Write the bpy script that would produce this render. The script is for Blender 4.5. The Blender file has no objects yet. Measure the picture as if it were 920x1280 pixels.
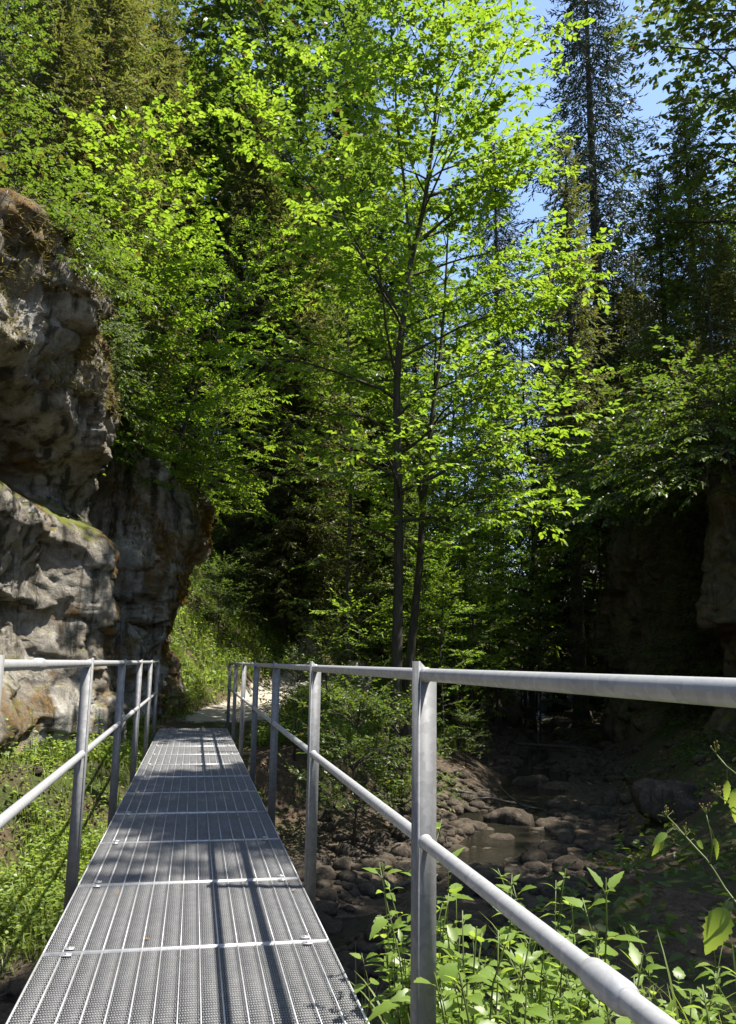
import bpy, math, numpy as np
from mathutils import Matrix, Vector
PI = math.pi
sc = bpy.context.scene
COL = sc.collection
A = np.array

# ------------------------------------------------------------------ helpers
def tag(o, label=None, cat=None, group=None, kind=None):
    if label: o['label'] = label
    if cat: o['category'] = cat
    if group: o['group'] = group
    if kind: o['kind'] = kind
    return o

def empty(name, loc=(0, 0, 0), rz=0.0, scale=1.0):
    o = bpy.data.objects.new(name, None)
    COL.objects.link(o)
    o.location = loc
    o.rotation_euler = (0, 0, rz)
    o.scale = (scale,) * 3 if np.isscalar(scale) else scale
    o.empty_display_size = 0.1
    return o

def mesh_data(name, V, F, mat, smooth=False):
    """V (n,3); F a list of int arrays (m,k)."""
    me = bpy.data.meshes.new(name)
    V = np.asarray(V, np.float32)
    if not isinstance(F, list):
        F = [F]
    F = [np.asarray(f, np.int32) for f in F if len(f)]
    me.vertices.add(len(V))
    me.vertices.foreach_set('co', V.ravel())
    loops = np.concatenate([f.ravel() for f in F])
    tot = np.concatenate([np.full(len(f), f.shape[1], np.int32) for f in F])
    start = np.concatenate([[0], np.cumsum(tot)[:-1]]).astype(np.int32)
    me.loops.add(len(loops))
    me.loops.foreach_set('vertex_index', loops)
    me.polygons.add(len(tot))
    me.polygons.foreach_set('loop_start', start)
    if smooth:
        me.polygons.foreach_set('use_smooth', np.ones(len(tot), bool))
    me.update(calc_edges=True)
    me.materials.append(mat)
    return me

def obj(name, me, parent=None, loc=None):
    o = bpy.data.objects.new(name, me)
    COL.objects.link(o)
    if parent: o.parent = parent
    if loc is not None: o.location = loc
    return o

class MB:
    """collects shapes of one mesh"""
    def __init__(s): s.V = []; s.F = {}; s.n = 0
    def add(s, V, F):
        V = np.asarray(V, float).reshape(-1, 3)
        for f in (F if isinstance(F, list) else [F]):
            f = np.asarray(f)
            s.F.setdefault(f.shape[1], []).append(f + s.n)
        s.V.append(V); s.n += len(V)
    def box(s, x0, x1, y0, y1, z0, z1):
        V = [(x, y, z) for x in (x0, x1) for y in (y0, y1) for z in (z0, z1)]
        s.add(V, A([(0, 1, 3, 2), (4, 6, 7, 5), (0, 4, 5, 1), (2, 3, 7, 6), (0, 2, 6, 4), (1, 5, 7, 3)]))
    def tube(s, P, R, k=8, cap=True):
        P = np.asarray(P, float); n = len(P)
        R = np.full(n, R) if np.isscalar(R) else np.asarray(R, float)
        T = np.gradient(P, axis=0); T /= np.linalg.norm(T, axis=1)[:, None] + 1e-9
        up = A([0, 0, 1.]) if abs(T[0, 2]) < 0.8 else A([1., 0, 0])
        U = np.cross(T, up); U /= np.linalg.norm(U, axis=1)[:, None] + 1e-9
        W = np.cross(U, T)
        a = np.arange(k) * 2 * PI / k
        V = (P[:, None] + R[:, None, None] * (np.cos(a)[None, :, None] * U[:, None] + np.sin(a)[None, :, None] * W[:, None])).reshape(-1, 3)
        i = np.arange(n - 1)[:, None] * k; j = np.arange(k)[None]; j2 = (j + 1) % k
        F = np.stack([i + j, i + j2, i + k + j2, i + k + j], -1).reshape(-1, 4)
        Fs = [F]
        if cap: Fs.append(A([list(range(k))[::-1], list(range((n - 1) * k, n * k))]))
        s.add(V, Fs)
    def prism(s, poly, z0, z1):
        n = len(poly)
        V = [(x, y, z0) for x, y in poly] + [(x, y, z1) for x, y in poly]
        i = np.arange(n); j = (i + 1) % n
        s.add(V, [np.stack([i, j, j + n, i + n], 1), A([list(range(n))[::-1], list(range(n, 2 * n))])])
    def data(s, name, mat, smooth=False):
        return mesh_data(name, np.concatenate(s.V), [np.concatenate(f) for f in s.F.values()], mat, smooth)
    def build(s, name, mat, parent=None, smooth=False, loc=None):
        return obj(name, s.data(name, mat, smooth), parent, loc)

# ---------------------------------------------------------------- noise
def _h(ix, iy, iz, s):
    h = (ix.astype(np.int64) * 374761393 + iy.astype(np.int64) * 668265263 + iz.astype(np.int64) * 2147483647 + s * 1274126177) & 0xffffffff
    h = ((h ^ (h >> 13)) * 1274126177) & 0xffffffff
    h = ((h ^ (h >> 16)) * 2246822519) & 0xffffffff
    return ((h ^ (h >> 15)) & 0xffffff) / float(0xffffff)

def vnoise(P, s=0):
    i = np.floor(P).astype(np.int64); f = P - i; f = f * f * f * (f * (f * 6 - 15) + 10)
    x, y, z = i[..., 0], i[..., 1], i[..., 2]
    o = 0
    for a in (0, 1):
        for b in (0, 1):
            for c in (0, 1):
                w = (f[..., 0] if a else 1 - f[..., 0]) * (f[..., 1] if b else 1 - f[..., 1]) * (f[..., 2] if c else 1 - f[..., 2])
                o = o + w * _h(x + a, y + b, z + c, s)
    return o * 2 - 1

def fbm(P, sc_=1.0, oct_=4, s=0, gain=.5):
    P = np.asarray(P, float) * sc_; o = 0; a = 1.0
    for k in range(oct_):
        o = o + a * vnoise(P + 17.3 * k, s + k); P = P * 2.03; a *= gain
    return o

def cell(P, sc_=1.0, s=0, facet=False):
    """distance to nearest and second feature point, and a random value of the nearest cell"""
    P = np.asarray(P, float) * sc_; i = np.floor(P).astype(np.int64)
    d1 = np.full(P.shape[:-1], 9.0); d2 = d1.copy(); rv = np.zeros_like(d1); fa = np.zeros_like(d1)
    for a in (-1, 0, 1):
        for b in (-1, 0, 1):
            for c in (-1, 0, 1):
                x, y, z = i[..., 0] + a, i[..., 1] + b, i[..., 2] + c
                q = np.stack([x + _h(x, y, z, s), y + _h(x, y, z, s + 1), z + _h(x, y, z, s + 2)], -1)
                d = np.linalg.norm(P - q, axis=-1)
                n = d < d1
                d2 = np.where(n, d1, np.minimum(d2, d)); rv = np.where(n, _h(x, y, z, s + 3), rv); d1 = np.where(n, d, d1)
                if facet:      # each block is a plane with a tilt of its own
                    h1, h2 = _h(x, y, z, s + 4) * 2 - 1, _h(x, y, z, s + 5) * 2 - 1
                    e = P - q; fa = np.where(n, (e[..., 0] + e[..., 1]) * h1 * .8 + e[..., 2] * (h2 * 1.1 - .25), fa)
    return (d1, d2, rv, fa) if facet else (d1, d2, rv)

def sst(a, b, x):
    t = np.clip((x - a) / (b - a), 0, 1); return t * t * (3 - 2 * t)

def nrm(v): return v / (np.linalg.norm(v, axis=-1, keepdims=True) + 1e-9)

# ------------------------------------------------------------- materials
def new_mat(name):
    m = bpy.data.materials.new(name); m.use_nodes = True
    nt = m.node_tree; nt.nodes.clear()
    out = nt.nodes.new('ShaderNodeOutputMaterial')
    return m, nt, out

class NT:
    def __init__(s, nt): s.nt = nt
    def n(s, t, **kw):
        nd = s.nt.nodes.new(t)
        for k, v in kw.items():
            if k.startswith('_'): setattr(nd, k[1:], v)
            else:
                key = k.replace('__', ' ')
                nd.inputs[key].default_value = v
        return nd
    def l(s, a, b): s.nt.links.new(a, b)
    def noise(s, scale, detail=4, rough=.55, vec=None, dist=0.0):
        nd = s.n('ShaderNodeTexNoise', Scale=scale, Detail=detail, Roughness=rough, Distortion=dist)
        if vec is not None: s.l(vec, nd.inputs['Vector'])
        return nd.outputs['Fac']
    def ramp(s, fac, stops):
        nd = s.n('ShaderNodeValToRGB'); cr = nd.color_ramp
        while len(cr.elements) > 1: cr.elements.remove(cr.elements[-1])
        for k, (p, c) in enumerate(stops):
            e = cr.elements[0] if k == 0 else cr.elements.new(p)
            e.position = p; e.color = (*c, 1) if len(c) == 3 else c
        s.l(fac, nd.inputs['Fac']); return nd.outputs['Color']
    def gray(s, fac, a, b, va=0.0, vb=1.0):
        nd = s.n('ShaderNodeMapRange'); s.l(fac, nd.inputs['Value'])
        nd.inputs['From Min'].default_value = a; nd.inputs['From Max'].default_value = b
        nd.inputs['To Min'].default_value = va; nd.inputs['To Max'].default_value = vb
        return nd.outputs['Result']
    def mix(s, fac, a, b, mode='MIX'):
        nd = s.nt.nodes.new('ShaderNodeMix'); nd.data_type = 'RGBA'; nd.blend_type = mode
        for v, k in ((fac, 0), (a, 6), (b, 7)):
            if isinstance(v, (int, float)): nd.inputs[k].default_value = v
            elif isinstance(v, tuple): nd.inputs[k].default_value = (*v, 1) if len(v) == 3 else v
            else: s.l(v, nd.inputs[k])
        return nd.outputs[2]
    def math(s, op, a, b=0.0):
        nd = s.nt.nodes.new('ShaderNodeMath'); nd.operation = op
        for v, k in ((a, 0), (b, 1)):
            if isinstance(v, (int, float)): nd.inputs[k].default_value = v
            else: s.l(v, nd.inputs[k])
        return nd.outputs[0]
    def pos(s, scale=(1, 1, 1), obj_=True):
        tc = s.n('ShaderNodeTexCoord'); mp = s.n('ShaderNodeMapping')
        mp.inputs['Scale'].default_value = scale
        s.l(tc.outputs['Object'], mp.inputs['Vector']); return mp.outputs['Vector']
    def bump(s, h, strength=.5, dist=.02):
        nd = s.n('ShaderNodeBump'); nd.inputs['Strength'].default_value = strength
        nd.inputs['Distance'].default_value = dist; s.l(h, nd.inputs['Height']); return nd.outputs['Normal']

def leaf_mat(name, a, b, ta, tb, tfac=.45, rough=.42, spec=.35, dry=None):
    """two-tone leaf colour per leaf (a..b), light let through (ta..tb)"""
    m, nt, out = new_mat(name); N = NT(nt)
    g = N.n('ShaderNodeNewGeometry'); oi = N.n('ShaderNodeObjectInfo')
    r = g.outputs['Random Per Island']
    v = N.noise(.9, 2, .5, N.pos())
    f = N.math('ADD', N.math('MULTIPLY', r, .65), N.math('MULTIPLY', N.gray(v, .3, .7), .35))
    f = N.math('ADD', N.math('MULTIPLY', f, .8), N.math('MULTIPLY', oi.outputs['Random'], .2))
    c = N.mix(f, a, b); t = N.mix(f, ta, tb)
    if dry:
        k = N.gray(r, .965, .97); c = N.mix(k, c, dry); t = N.mix(k, t, dry)
    p = N.n('ShaderNodeBsdfPrincipled', Roughness=rough); p.inputs['Specular IOR Level'].default_value = spec
    N.l(c, p.inputs['Base Color'])
    tr = N.n('ShaderNodeBsdfTranslucent'); N.l(t, tr.inputs['Color'])
    mx = N.n('ShaderNodeMixShader', Fac=tfac); N.l(p.outputs[0], mx.inputs[1]); N.l(tr.outputs[0], mx.inputs[2])
    N.l(mx.outputs[0], out.inputs['Surface'])
    return m

def bark_mat(name, dark, light, moss=None, scale=1.0):
    m, nt, out = new_mat(name); N = NT(nt)
    v = N.pos((9 * scale, 9 * scale, 1.6 * scale))
    n = N.noise(2.0, 6, .65, v, .4)
    c = N.ramp(n, [(.3, dark), (.7, light)])
    if moss:
        k = N.gray(N.noise(2.5, 4, .6, N.pos()), .5, .62); c = N.mix(k, c, moss)
    p = N.n('ShaderNodeBsdfPrincipled', Roughness=.85); N.l(c, p.inputs['Base Color'])
    N.l(N.bump(n, .8, .02), p.inputs['Normal']); N.l(p.outputs[0], out.inputs['Surface'])
    return m

def rock_mat(name, greys, moss, stain, moss_amt=.55, scale=1.0, moss2=(.11, .12, .02)):
    m, nt, out = new_mat(name); N = NT(nt)
    P = N.pos()
    big = N.noise(.8 * scale, 5, .6, P, .3); fine = N.noise(9 * scale, 10, .78, P, .2); grit = N.noise(38 * scale, 6, .7, P); mid = N.noise(3.1 * scale, 6, .65, P, .6)
    c = N.ramp(N.math('ADD', N.math('MULTIPLY', big, .35), N.math('ADD', N.math('MULTIPLY', mid, .35), N.math('MULTIPLY', fine, .3))), [(.32, greys[0]), (.47, greys[1]), (.56, greys[2]), (.68, greys[3])])
    # vertical seepage stains
    st = N.noise(1.6, 6, .65, N.pos((2.6 * scale, 2.6 * scale, .28 * scale)), .5)
    c = N.mix(N.gray(st, .48, .6, 0, .9), c, stain)
    # cracks
    vo = N.n('ShaderNodeTexVoronoi', Scale=1.7 * scale, _feature='DISTANCE_TO_EDGE')
    wp = N.n('ShaderNodeVectorMath', _operation='ADD'); nz = N.n('ShaderNodeTexNoise', Scale=2.5, Detail=5)
    N.l(P, wp.inputs[0]); N.l(nz.outputs['Color'], wp.inputs[1]); N.l(wp.outputs[0], vo.inputs['Vector'])
    crack = N.gray(vo.outputs['Distance'], 0, .035, 1, 0)
    c = N.mix(N.math('MULTIPLY', N.math('MULTIPLY', crack, .25), N.gray(mid, .45, .6)), c, (.03, .028, .022))
    # moss on upward faces
    g = N.n('ShaderNodeNewGeometry'); sx = N.n('ShaderNodeSeparateXYZ'); N.l(g.outputs['Normal'], sx.inputs[0])
    mk = N.math('ADD', N.math('MULTIPLY', sx.outputs['Z'], .55), N.math('ADD', N.math('MULTIPLY', N.noise(2.2, 6, .7, P), .9), N.math('MULTIPLY', fine, .35)))
    mc = N.mix(N.gray(N.noise(1.3, 3, .5, P), .42, .58), moss, moss2)
    mc = N.mix(fine, mc, (.02, .02, .006), 'MIX') if False else mc
    c = N.mix(N.gray(mk, 1.25 - moss_amt, 1.4 - moss_amt), c, mc)
    am = N.n('ShaderNodeAttribute', _attribute_name='mossy')
    mm = N.math('MULTIPLY', am.outputs['Fac'], N.gray(N.math('ADD', N.math('MULTIPLY', fine, .6), N.math('MULTIPLY', mid, .6)), .45, .66))
    c = N.mix(mm, c, N.ramp(fine, [(.35, (.035, .022, .008)), (.52, (.13, .075, .02)), (.66, (.22, .13, .03))]))
    p = N.n('ShaderNodeBsdfPrincipled', Roughness=.88); p.inputs['Specular IOR Level'].default_value = .25
    N.l(c, p.inputs['Base Color'])
    c = N.mix(N.gray(grit, .3, .7, .35, 0), c, (.03, .027, .02))
    hgt = N.math('SUBTRACT', N.math('ADD', N.math('ADD', N.math('MULTIPLY', fine, .9), N.math('MULTIPLY', grit, .22)), mid), N.math('MULTIPLY', crack, .06))
    N.l(N.bump(hgt, .9, .07), p.inputs['Normal']); N.l(p.outputs[0], out.inputs['Surface'])
    return m

def steel_mat(name, base=.42, rough=.42, metal=.75):
    m, nt, out = new_mat(name); N = NT(nt)
    P = N.pos()
    vo = N.n('ShaderNodeTexVoronoi', Scale=55.0); N.l(P, vo.inputs['Vector'])
    sp = N.gray(N.n('ShaderNodeSeparateColor').outputs[0], 0, 1)
    sep = nt.nodes.new('ShaderNodeSeparateColor'); N.l(vo.outputs['Color'], sep.inputs[0])
    big = N.noise(3.0, 5, .6, P); streak = N.noise(6.0, 6, .7, N.pos((18, 18, 2)))
    k = N.math('ADD', N.math('MULTIPLY', sep.outputs[0], .34), N.math('ADD', N.math('MULTIPLY', big, .55), N.math('MULTIPLY', streak, .3)))
    c = N.ramp(k, [(.2, (base * .72, base * .73, base * .74)), (.6, (base, base, base * 1.0)), (.85, (base * 1.22, base * 1.22, base * 1.2))])
    dirt = N.gray(N.noise(14, 6, .75, P), .6, .75); c = N.mix(N.math('MULTIPLY', dirt, .6), c, (.16, .13, .09))
    p = N.n('ShaderNodeBsdfPrincipled', Metallic=metal); N.l(c, p.inputs['Base Color'])
    N.l(N.gray(k, .3, .9, rough + .12, rough - .06), p.inputs['Roughness'])
    N.l(N.bump(N.noise(120, 3, .6, P), .25, .001), p.inputs['Normal']); N.l(p.outputs[0], out.inputs['Surface'])
    return m

M = {}
# sun-side broadleaf greens
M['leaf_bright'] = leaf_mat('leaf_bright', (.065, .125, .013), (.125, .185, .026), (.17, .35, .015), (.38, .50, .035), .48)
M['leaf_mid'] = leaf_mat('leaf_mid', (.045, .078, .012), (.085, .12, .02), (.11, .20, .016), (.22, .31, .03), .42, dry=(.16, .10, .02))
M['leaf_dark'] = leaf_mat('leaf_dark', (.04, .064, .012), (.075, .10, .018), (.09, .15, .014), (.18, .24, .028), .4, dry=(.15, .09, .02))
M['leaf_herb'] = leaf_mat('leaf_herb', (.10, .165, .02), (.16, .22, .05), (.26, .42, .03), (.50, .60, .09), .42, .42, .4)
M['leaf_pale'] = leaf_mat('leaf_pale', (.09, .12, .05), (.15, .18, .09), (.12, .18, .05), (.2, .26, .1), .35, .35)
M['needle_blue'] = leaf_mat('needle_blue', (.018, .032, .018), (.04, .055, .03), (.02, .035, .015), (.04, .06, .02), .2, .5)
M['needle_green'] = leaf_mat('needle_green', (.055, .075, .014), (.115, .125, .03), (.12, .15, .02), (.24, .24, .05), .45, .5, dry=(.18, .11, .04))
M['grass'] = leaf_mat('grass', (.09, .14, .02), (.17, .20, .05), (.17, .27, .02), (.32, .38, .06), .4, .45)
M['dry_grass'] = leaf_mat('dry_grass', (.13, .11, .03), (.26, .2, .06), (.16, .15, .04), (.32, .27, .07), .4, .6)
M['moss'] = leaf_mat('moss', (.12, .065, .014), (.24, .15, .03), (.16, .09, .02), (.3, .2, .03), .3, .7)
M['moss_green'] = leaf_mat('moss_green', (.05, .06, .012), (.13, .11, .02), (.08, .09, .02), (.2, .18, .03), .3, .7)
M['litter'] = leaf_mat('litter', (.09, .05, .02), (.3, .2, .1), (.1, .06, .02), (.25, .16, .06), .2, .6)
M['bark'] = bark_mat('bark', (.012, .010, .007), (.075, .06, .042), (.035, .042, .012))
M['bark_grey'] = bark_mat('bark_grey', (.02, .017, .013), (.11, .09, .07))
M['stem'] = leaf_mat('stem', (.07, .10, .02), (.10, .13, .03), (.1, .16, .02), (.14, .2, .03), .2)
M['rock'] = rock_mat('rock', [(.07, .058, .04), (.21, .185, .145), (.36, .335, .29), (.50, .48, .44)], (.13, .10, .03), (.028, .025, .017), .33)
M['rock_dark'] = rock_mat('rock_dark', [(.04, .03, .018), (.10, .078, .05), (.16, .13, .09), (.24, .20, .145)], (.05, .055, .015), (.04, .035, .025), .33)
M['stone'] = rock_mat('stone', [(.028, .022, .015), (.07, .055, .038), (.125, .10, .072), (.25, .21, .16)], (.07, .06, .02), (.05, .04, .03), -.15, 2.5)  # wet stone greys, darkened further to stand in for deep shade
M['steel'] = steel_mat('steel', .38, .45, .4)
M['steel_post'] = steel_mat('steel_post', .17, .68, .1)
M['grate'] = steel_mat('grate', .10, .65, .15)
M['teeth'] = steel_mat('teeth', .215, .55, .2)
M['strip'] = steel_mat('strip', .36, .5, .3)

# ------------------------------------------------------------- the lie of the land
STREAM = A([(-14, -12, -1.75), (-6.5, -4, -1.62), (-4.6, 1.5, -1.55), (-2.6, 4.4, -1.5), (1.9, 8.7, -1.42), (4.3, 12, -1.34), (5.9, 15.1, -1.25), (8.6, 20.5, -1.1), (12, 27.5, -.9), (14.5, 34, -.7), (21, 50, .3), (40, 90, 3), (90, 190, 12), (160, 330, 20)])
LC = A([(-14, 4.5), (-9, 5.6), (-5.2, 7.4), (-3.2, 9.4), (-2.45, 11), (-1.95, 12.5), (-1.4, 14.3), (-.72, 15.8), (-.12, 16.9), (-.25, 17.7), (-1.2, 18.4), (-4, 19.6), (-9, 20.6), (-15, 22)])       # foot of the left cliff
RC = A([(15, -4), (12.5, 3), (11.4, 8), (10.6, 11.5), (10.1, 14.2), (10.4, 15.6), (11.6, 16.8), (11.5, 18.5), (11.0, 20.4), (11.3, 22), (12.7, 23.6), (15.5, 25), (19.5, 27)])                # foot of the right cliff

def seg_dist(x, y, L):
    """distance to polyline, signed (+ right of its direction), its parameter (0..1 over points)"""
    best = np.full(np.shape(x), 1e9); sg = np.zeros_like(best); par = np.zeros_like(best)
    for k in range(len(L) - 1):
        a, b = L[k, :2], L[k + 1, :2]; d = b - a; l2 = d @ d
        t = np.clip(((x - a[0]) * d[0] + (y - a[1]) * d[1]) / l2, 0, 1)
        ex, ey = x - a[0] - t * d[0], y - a[1] - t * d[1]
        dd = np.hypot(ex, ey); n = dd < best
        cr = (x - a[0]) * d[1] - (y - a[1]) * d[0]
        best = np.where(n, dd, best); sg = np.where(n, np.where(cr >= 0, 1.0, -1.0), sg); par = np.where(n, k + t, par)
    return best * sg, par

def inside(x, y, poly):
    r = np.zeros(np.shape(x), bool); n = len(poly)
    for k in range(n):
        (x0, y0), (x1, y1) = poly[k], poly[(k + 1) % n]
        if y0 == y1: continue
        c = ((y0 > y) != (y1 > y)) & (x < (x1 - x0) * (y - y0) / (y1 - y0) + x0)
        r ^= c
    return r

LC_IN = list(map(tuple, LC)) + [(-60, 24), (-60, 4.5)]
RC_IN = list(map(tuple, RC)) + [(70, 40), (70, -20)]
LTOP = ([0, 2, 3, 4, 5, 6, 7, 8, 9, 10, 11, 13], [5.8, 6.6, 6.8, 6.6, 5.8, 5.0, 4.5, 4.3, 4.2, 4.2, 4.3, 5])
RTOP = ([0, 2, 4, 6, 8, 10, 12], [4, 4.6, 5.0, 5.2, 5.4, 5.2, 5])
PATH = A([(0.03, 13.8), (.35, 15.6), (1.1, 17.4), (2.1, 19.7), (3.3, 22.3), (5.0, 25.6), (7, 30), (9.5, 36), (14, 46)])

def terrain(x, y, detail=True):
    x = np.asarray(x, float); y = np.asarray(y, float)
    d, t = seg_dist(x, y, STREAM)
    bed = np.interp(t, np.arange(len(STREAM)), STREAM[:, 2])
    P = np.stack([x, y, np.zeros_like(x)], -1)
    n1 = fbm(P, .35, 4, 3); n2 = fbm(P, 1.7, 4, 9)
    dl = np.maximum(-d, 0) + n1 * .25; dr = np.maximum(d, 0) + n1 * .25
    # left bank and path terrace
    bank = np.interp(y, [6, 9, 13, 14.4, 15.2, 22, 35, 60], [-.55, -.3, -.22, -.14, -.03, .62, 1.8, 4.5])
    w = np.interp(y, [9, 12, 13.5, 18, 24], [4.6, 4.2, 2.2, 2.6, 3.4])
    zl = bed + (bank - bed) * sst(.75, 1, np.clip(dl / w, 0, 1)) * .45 + (bank - bed) * .55 * sst(.9 / 4, 1, dl / w)
    hs = np.maximum(dl - np.interp(y, [14, 20, 30, 60], [6.2, 6.0, 6.4, 8]), 0)
    zl = zl + np.minimum(hs * 1.05, 2.2 + hs * .62) + .0
    zl = np.where(hs > 0, np.minimum(zl, 26 + .05 * hs), zl)
    # right bank
    bankr = np.interp(y, [-2, 3, 6, 12, 30, 60], [-.45, -.6, -.75, -.35, .2, 2])
    zr = bed + (bankr - bed) * sst(1.3, 3.4, dr)
    hr = np.maximum(dr - np.interp(y, [0, 12, 30, 60], [9, 5.5, 6, 9]), 0)
    zr = zr + np.minimum(hr * .5, 22 + .05 * hr)
    z = np.where(d < 0, zl, zr)
    z = z - .17 * (1 - sst(.22, .6, np.abs(d + .35 * n1 + .1 * n2)))       # the channel itself
    # ground behind the cliffs
    for L, poly, top, sl in ((LC, LC_IN, LTOP, .62), (RC, RC_IN, RTOP, .7)):
        i = inside(x, y, poly)
        c, u = seg_dist(x, y, L); c = np.where(i, np.abs(c), 0)
        zt = np.interp(u, *top)
        zz = z + sst(.5, 1.5, c) * (zt - .9 - z) + np.minimum(np.maximum(c - 1.5, 0) * sl, 20)
        z = np.where(i, np.maximum(np.minimum(z, zz), zz), z)
    amp = np.where(np.abs(d) < 4, .10, .22)
    # keep clear of the deck and smooth on the path
    pd, _ = seg_dist(x, y, PATH); onp = 1 - sst(.55, 1.1, np.abs(pd))
    z = z + (n2 * .5 * amp + n1 * .12) * (1 - .85 * onp)
    deck = (np.abs(x - .04) < .85) & (y < 14.55)
    z = np.where(deck, np.minimum(z, -.28 + .1 * sst(13, 14.5, y)), z)
    return z

def axis(parts):
    o = [A([parts[0][0]], float)]
    for a, b, st in parts:
        n = max(2, int(round((b - a) / st)) + 1); o.append(np.linspace(a, b, n)[1:])
    return np.concatenate(o)

def grid_faces(ny, nx):
    i = np.arange(ny - 1)[:, None] * nx; j = np.arange(nx - 1)[None]
    return np.stack([i + j, i + j + 1, i + nx + j + 1, i + nx + j], -1).reshape(-1, 4)

# ground sheet
m, nt, out = new_mat('ground'); N = NT(nt)
P = N.pos(); g = N.n('ShaderNodeNewGeometry'); sx = N.n('ShaderNodeSeparateXYZ'); N.l(g.outputs['Position'], sx.inputs[0])
n1 = N.noise(1.1, 5, .6, P); n2 = N.noise(14, 8, .72, P, .4); n3 = N.noise(55, 5, .7, P)
mixn = N.math('ADD', N.math('MULTIPLY', n2, .6), N.math('MULTIPLY', n3, .4))
soil = N.ramp(mixn, [(.3, (.022, .016, .010)), (.46, (.07, .048, .03)), (.58, (.13, .092, .06)), (.7, (.28, .21, .15))])
green = N.ramp(mixn, [(.32, (.015, .02, .006)), (.52, (.045, .06, .014)), (.7, (.09, .10, .03))])
c = N.mix(N.gray(N.math('ADD', n1, N.math('MULTIPLY', n2, .35)), .6, .78), soil, green)
at = N.n('ShaderNodeAttribute', _attribute_name='zone')
sp = N.n('ShaderNodeSeparateXYZ'); N.l(at.outputs['Vector'], sp.inputs[0])
bedc = N.ramp(mixn, [(.32, (.02, .015, .010)), (.48, (.06, .045, .03)), (.58, (.12, .092, .065)), (.7, (.27, .22, .17))])  # bed earth tones, darkened too in place of deep shade over the stream
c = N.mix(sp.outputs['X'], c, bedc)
pathc = N.ramp(mixn, [(.3, (.24, .20, .15)), (.5, (.40, .35, .28)), (.7, (.52, .47, .40))])
pm = N.math('ADD', sp.outputs['Y'], N.math('MULTIPLY', N.math('SUBTRACT', n2, .5), .9))
c = N.mix(N.gray(pm, .35, .6), c, pathc)
p = N.n('ShaderNodeBsdfPrincipled', Roughness=.92); p.inputs['Specular IOR Level'].default_value = .2
N.l(c, p.inputs['Base Color']); N.l(N.bump(mixn, 1.0, .05), p.inputs['Normal']); N.l(p.outputs[0], out.inputs['Surface'])
M['ground'] = m
gx = axis([(-400, -60, 34), (-60, -20, 4), (-20, -8, .6), (-8, 16, .12), (16, 30, .5), (30, 80, 3), (80, 400, 32)])
gy = axis([(-200, -20, 30), (-20, -2, 1.0), (-2, 28, .12), (28, 50, .5), (50, 110, 3), (110, 600, 35)])
GX, GY = np.meshgrid(gx, gy)
GZ = terrain(GX, GY)
me = mesh_data('ground', np.stack([GX, GY, GZ], -1).reshape(-1, 3), grid_faces(len(gy), len(gx)), M['ground'], True)
at = me.attributes.new('zone', 'FLOAT_VECTOR', 'POINT')
sd, _ = seg_dist(GX, GY, STREAM); pd, _ = seg_dist(GX, GY, PATH)
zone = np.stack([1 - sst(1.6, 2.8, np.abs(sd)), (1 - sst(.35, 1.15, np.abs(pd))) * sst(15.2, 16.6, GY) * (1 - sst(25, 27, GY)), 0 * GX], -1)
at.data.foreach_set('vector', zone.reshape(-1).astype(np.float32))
tag(obj('ground', me), 'earth and gravel floor of the wooded gorge', 'ground', kind='structure')

# stream water
m, nt, out = new_mat('water'); N = NT(nt)
P = N.pos()
w1 = N.noise(5, 4, .6, P, .6); w2 = N.noise(22, 4, .6, P, .4)
p = N.n('ShaderNodeBsdfPrincipled', Roughness=.04, Base__Color=(.035, .032, .022, 1), IOR=1.33)
p.inputs['Transmission Weight'].default_value = .55
N.l(N.bump(N.math('ADD', w1, N.math('MULTIPLY', w2, .6)), 1.0, .07), p.inputs['Normal'])
N.l(p.outputs[0], out.inputs['Surface']); M['water'] = m
def resample(L, step):
    L = np.asarray(L, float); s = np.concatenate([[0], np.cumsum(np.linalg.norm(np.diff(L[:, :2], axis=0), axis=1))])
    n = int(s[-1] / step) + 1; q = np.linspace(0, s[-1], n)
    o = np.stack([np.interp(q, s, L[:, k]) for k in range(L.shape[1])], 1)
    k = max(1, int(1.2 / step)); ker = np.ones(2 * k + 1) / (2 * k + 1)
    pad = np.concatenate([np.repeat(o[:1], k, 0), o, np.repeat(o[-1:], k, 0)])
    return np.stack([np.convolve(pad[:, c], ker, 'valid') for c in range(o.shape[1])], 1)
SL = resample(STREAM[:10], .25)
T = nrm(np.gradient(SL[:, :2], axis=0)); Nn = np.stack([T[:, 1], -T[:, 0]], 1)
off = np.linspace(-.8, .8, 17)
W = np.concatenate([(SL[:, None, :2] + Nn[:, None] * off[None, :, None]), np.repeat((SL[:, 2] - .065)[:, None, None], 17, 1)], -1)
tag(obj('stream_water', mesh_data('stream_water', W.reshape(-1, 3), grid_faces(len(SL), 17), M['water'], True)), 'shallow stream running over stones under the bridge', 'stream', kind='structure')

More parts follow.
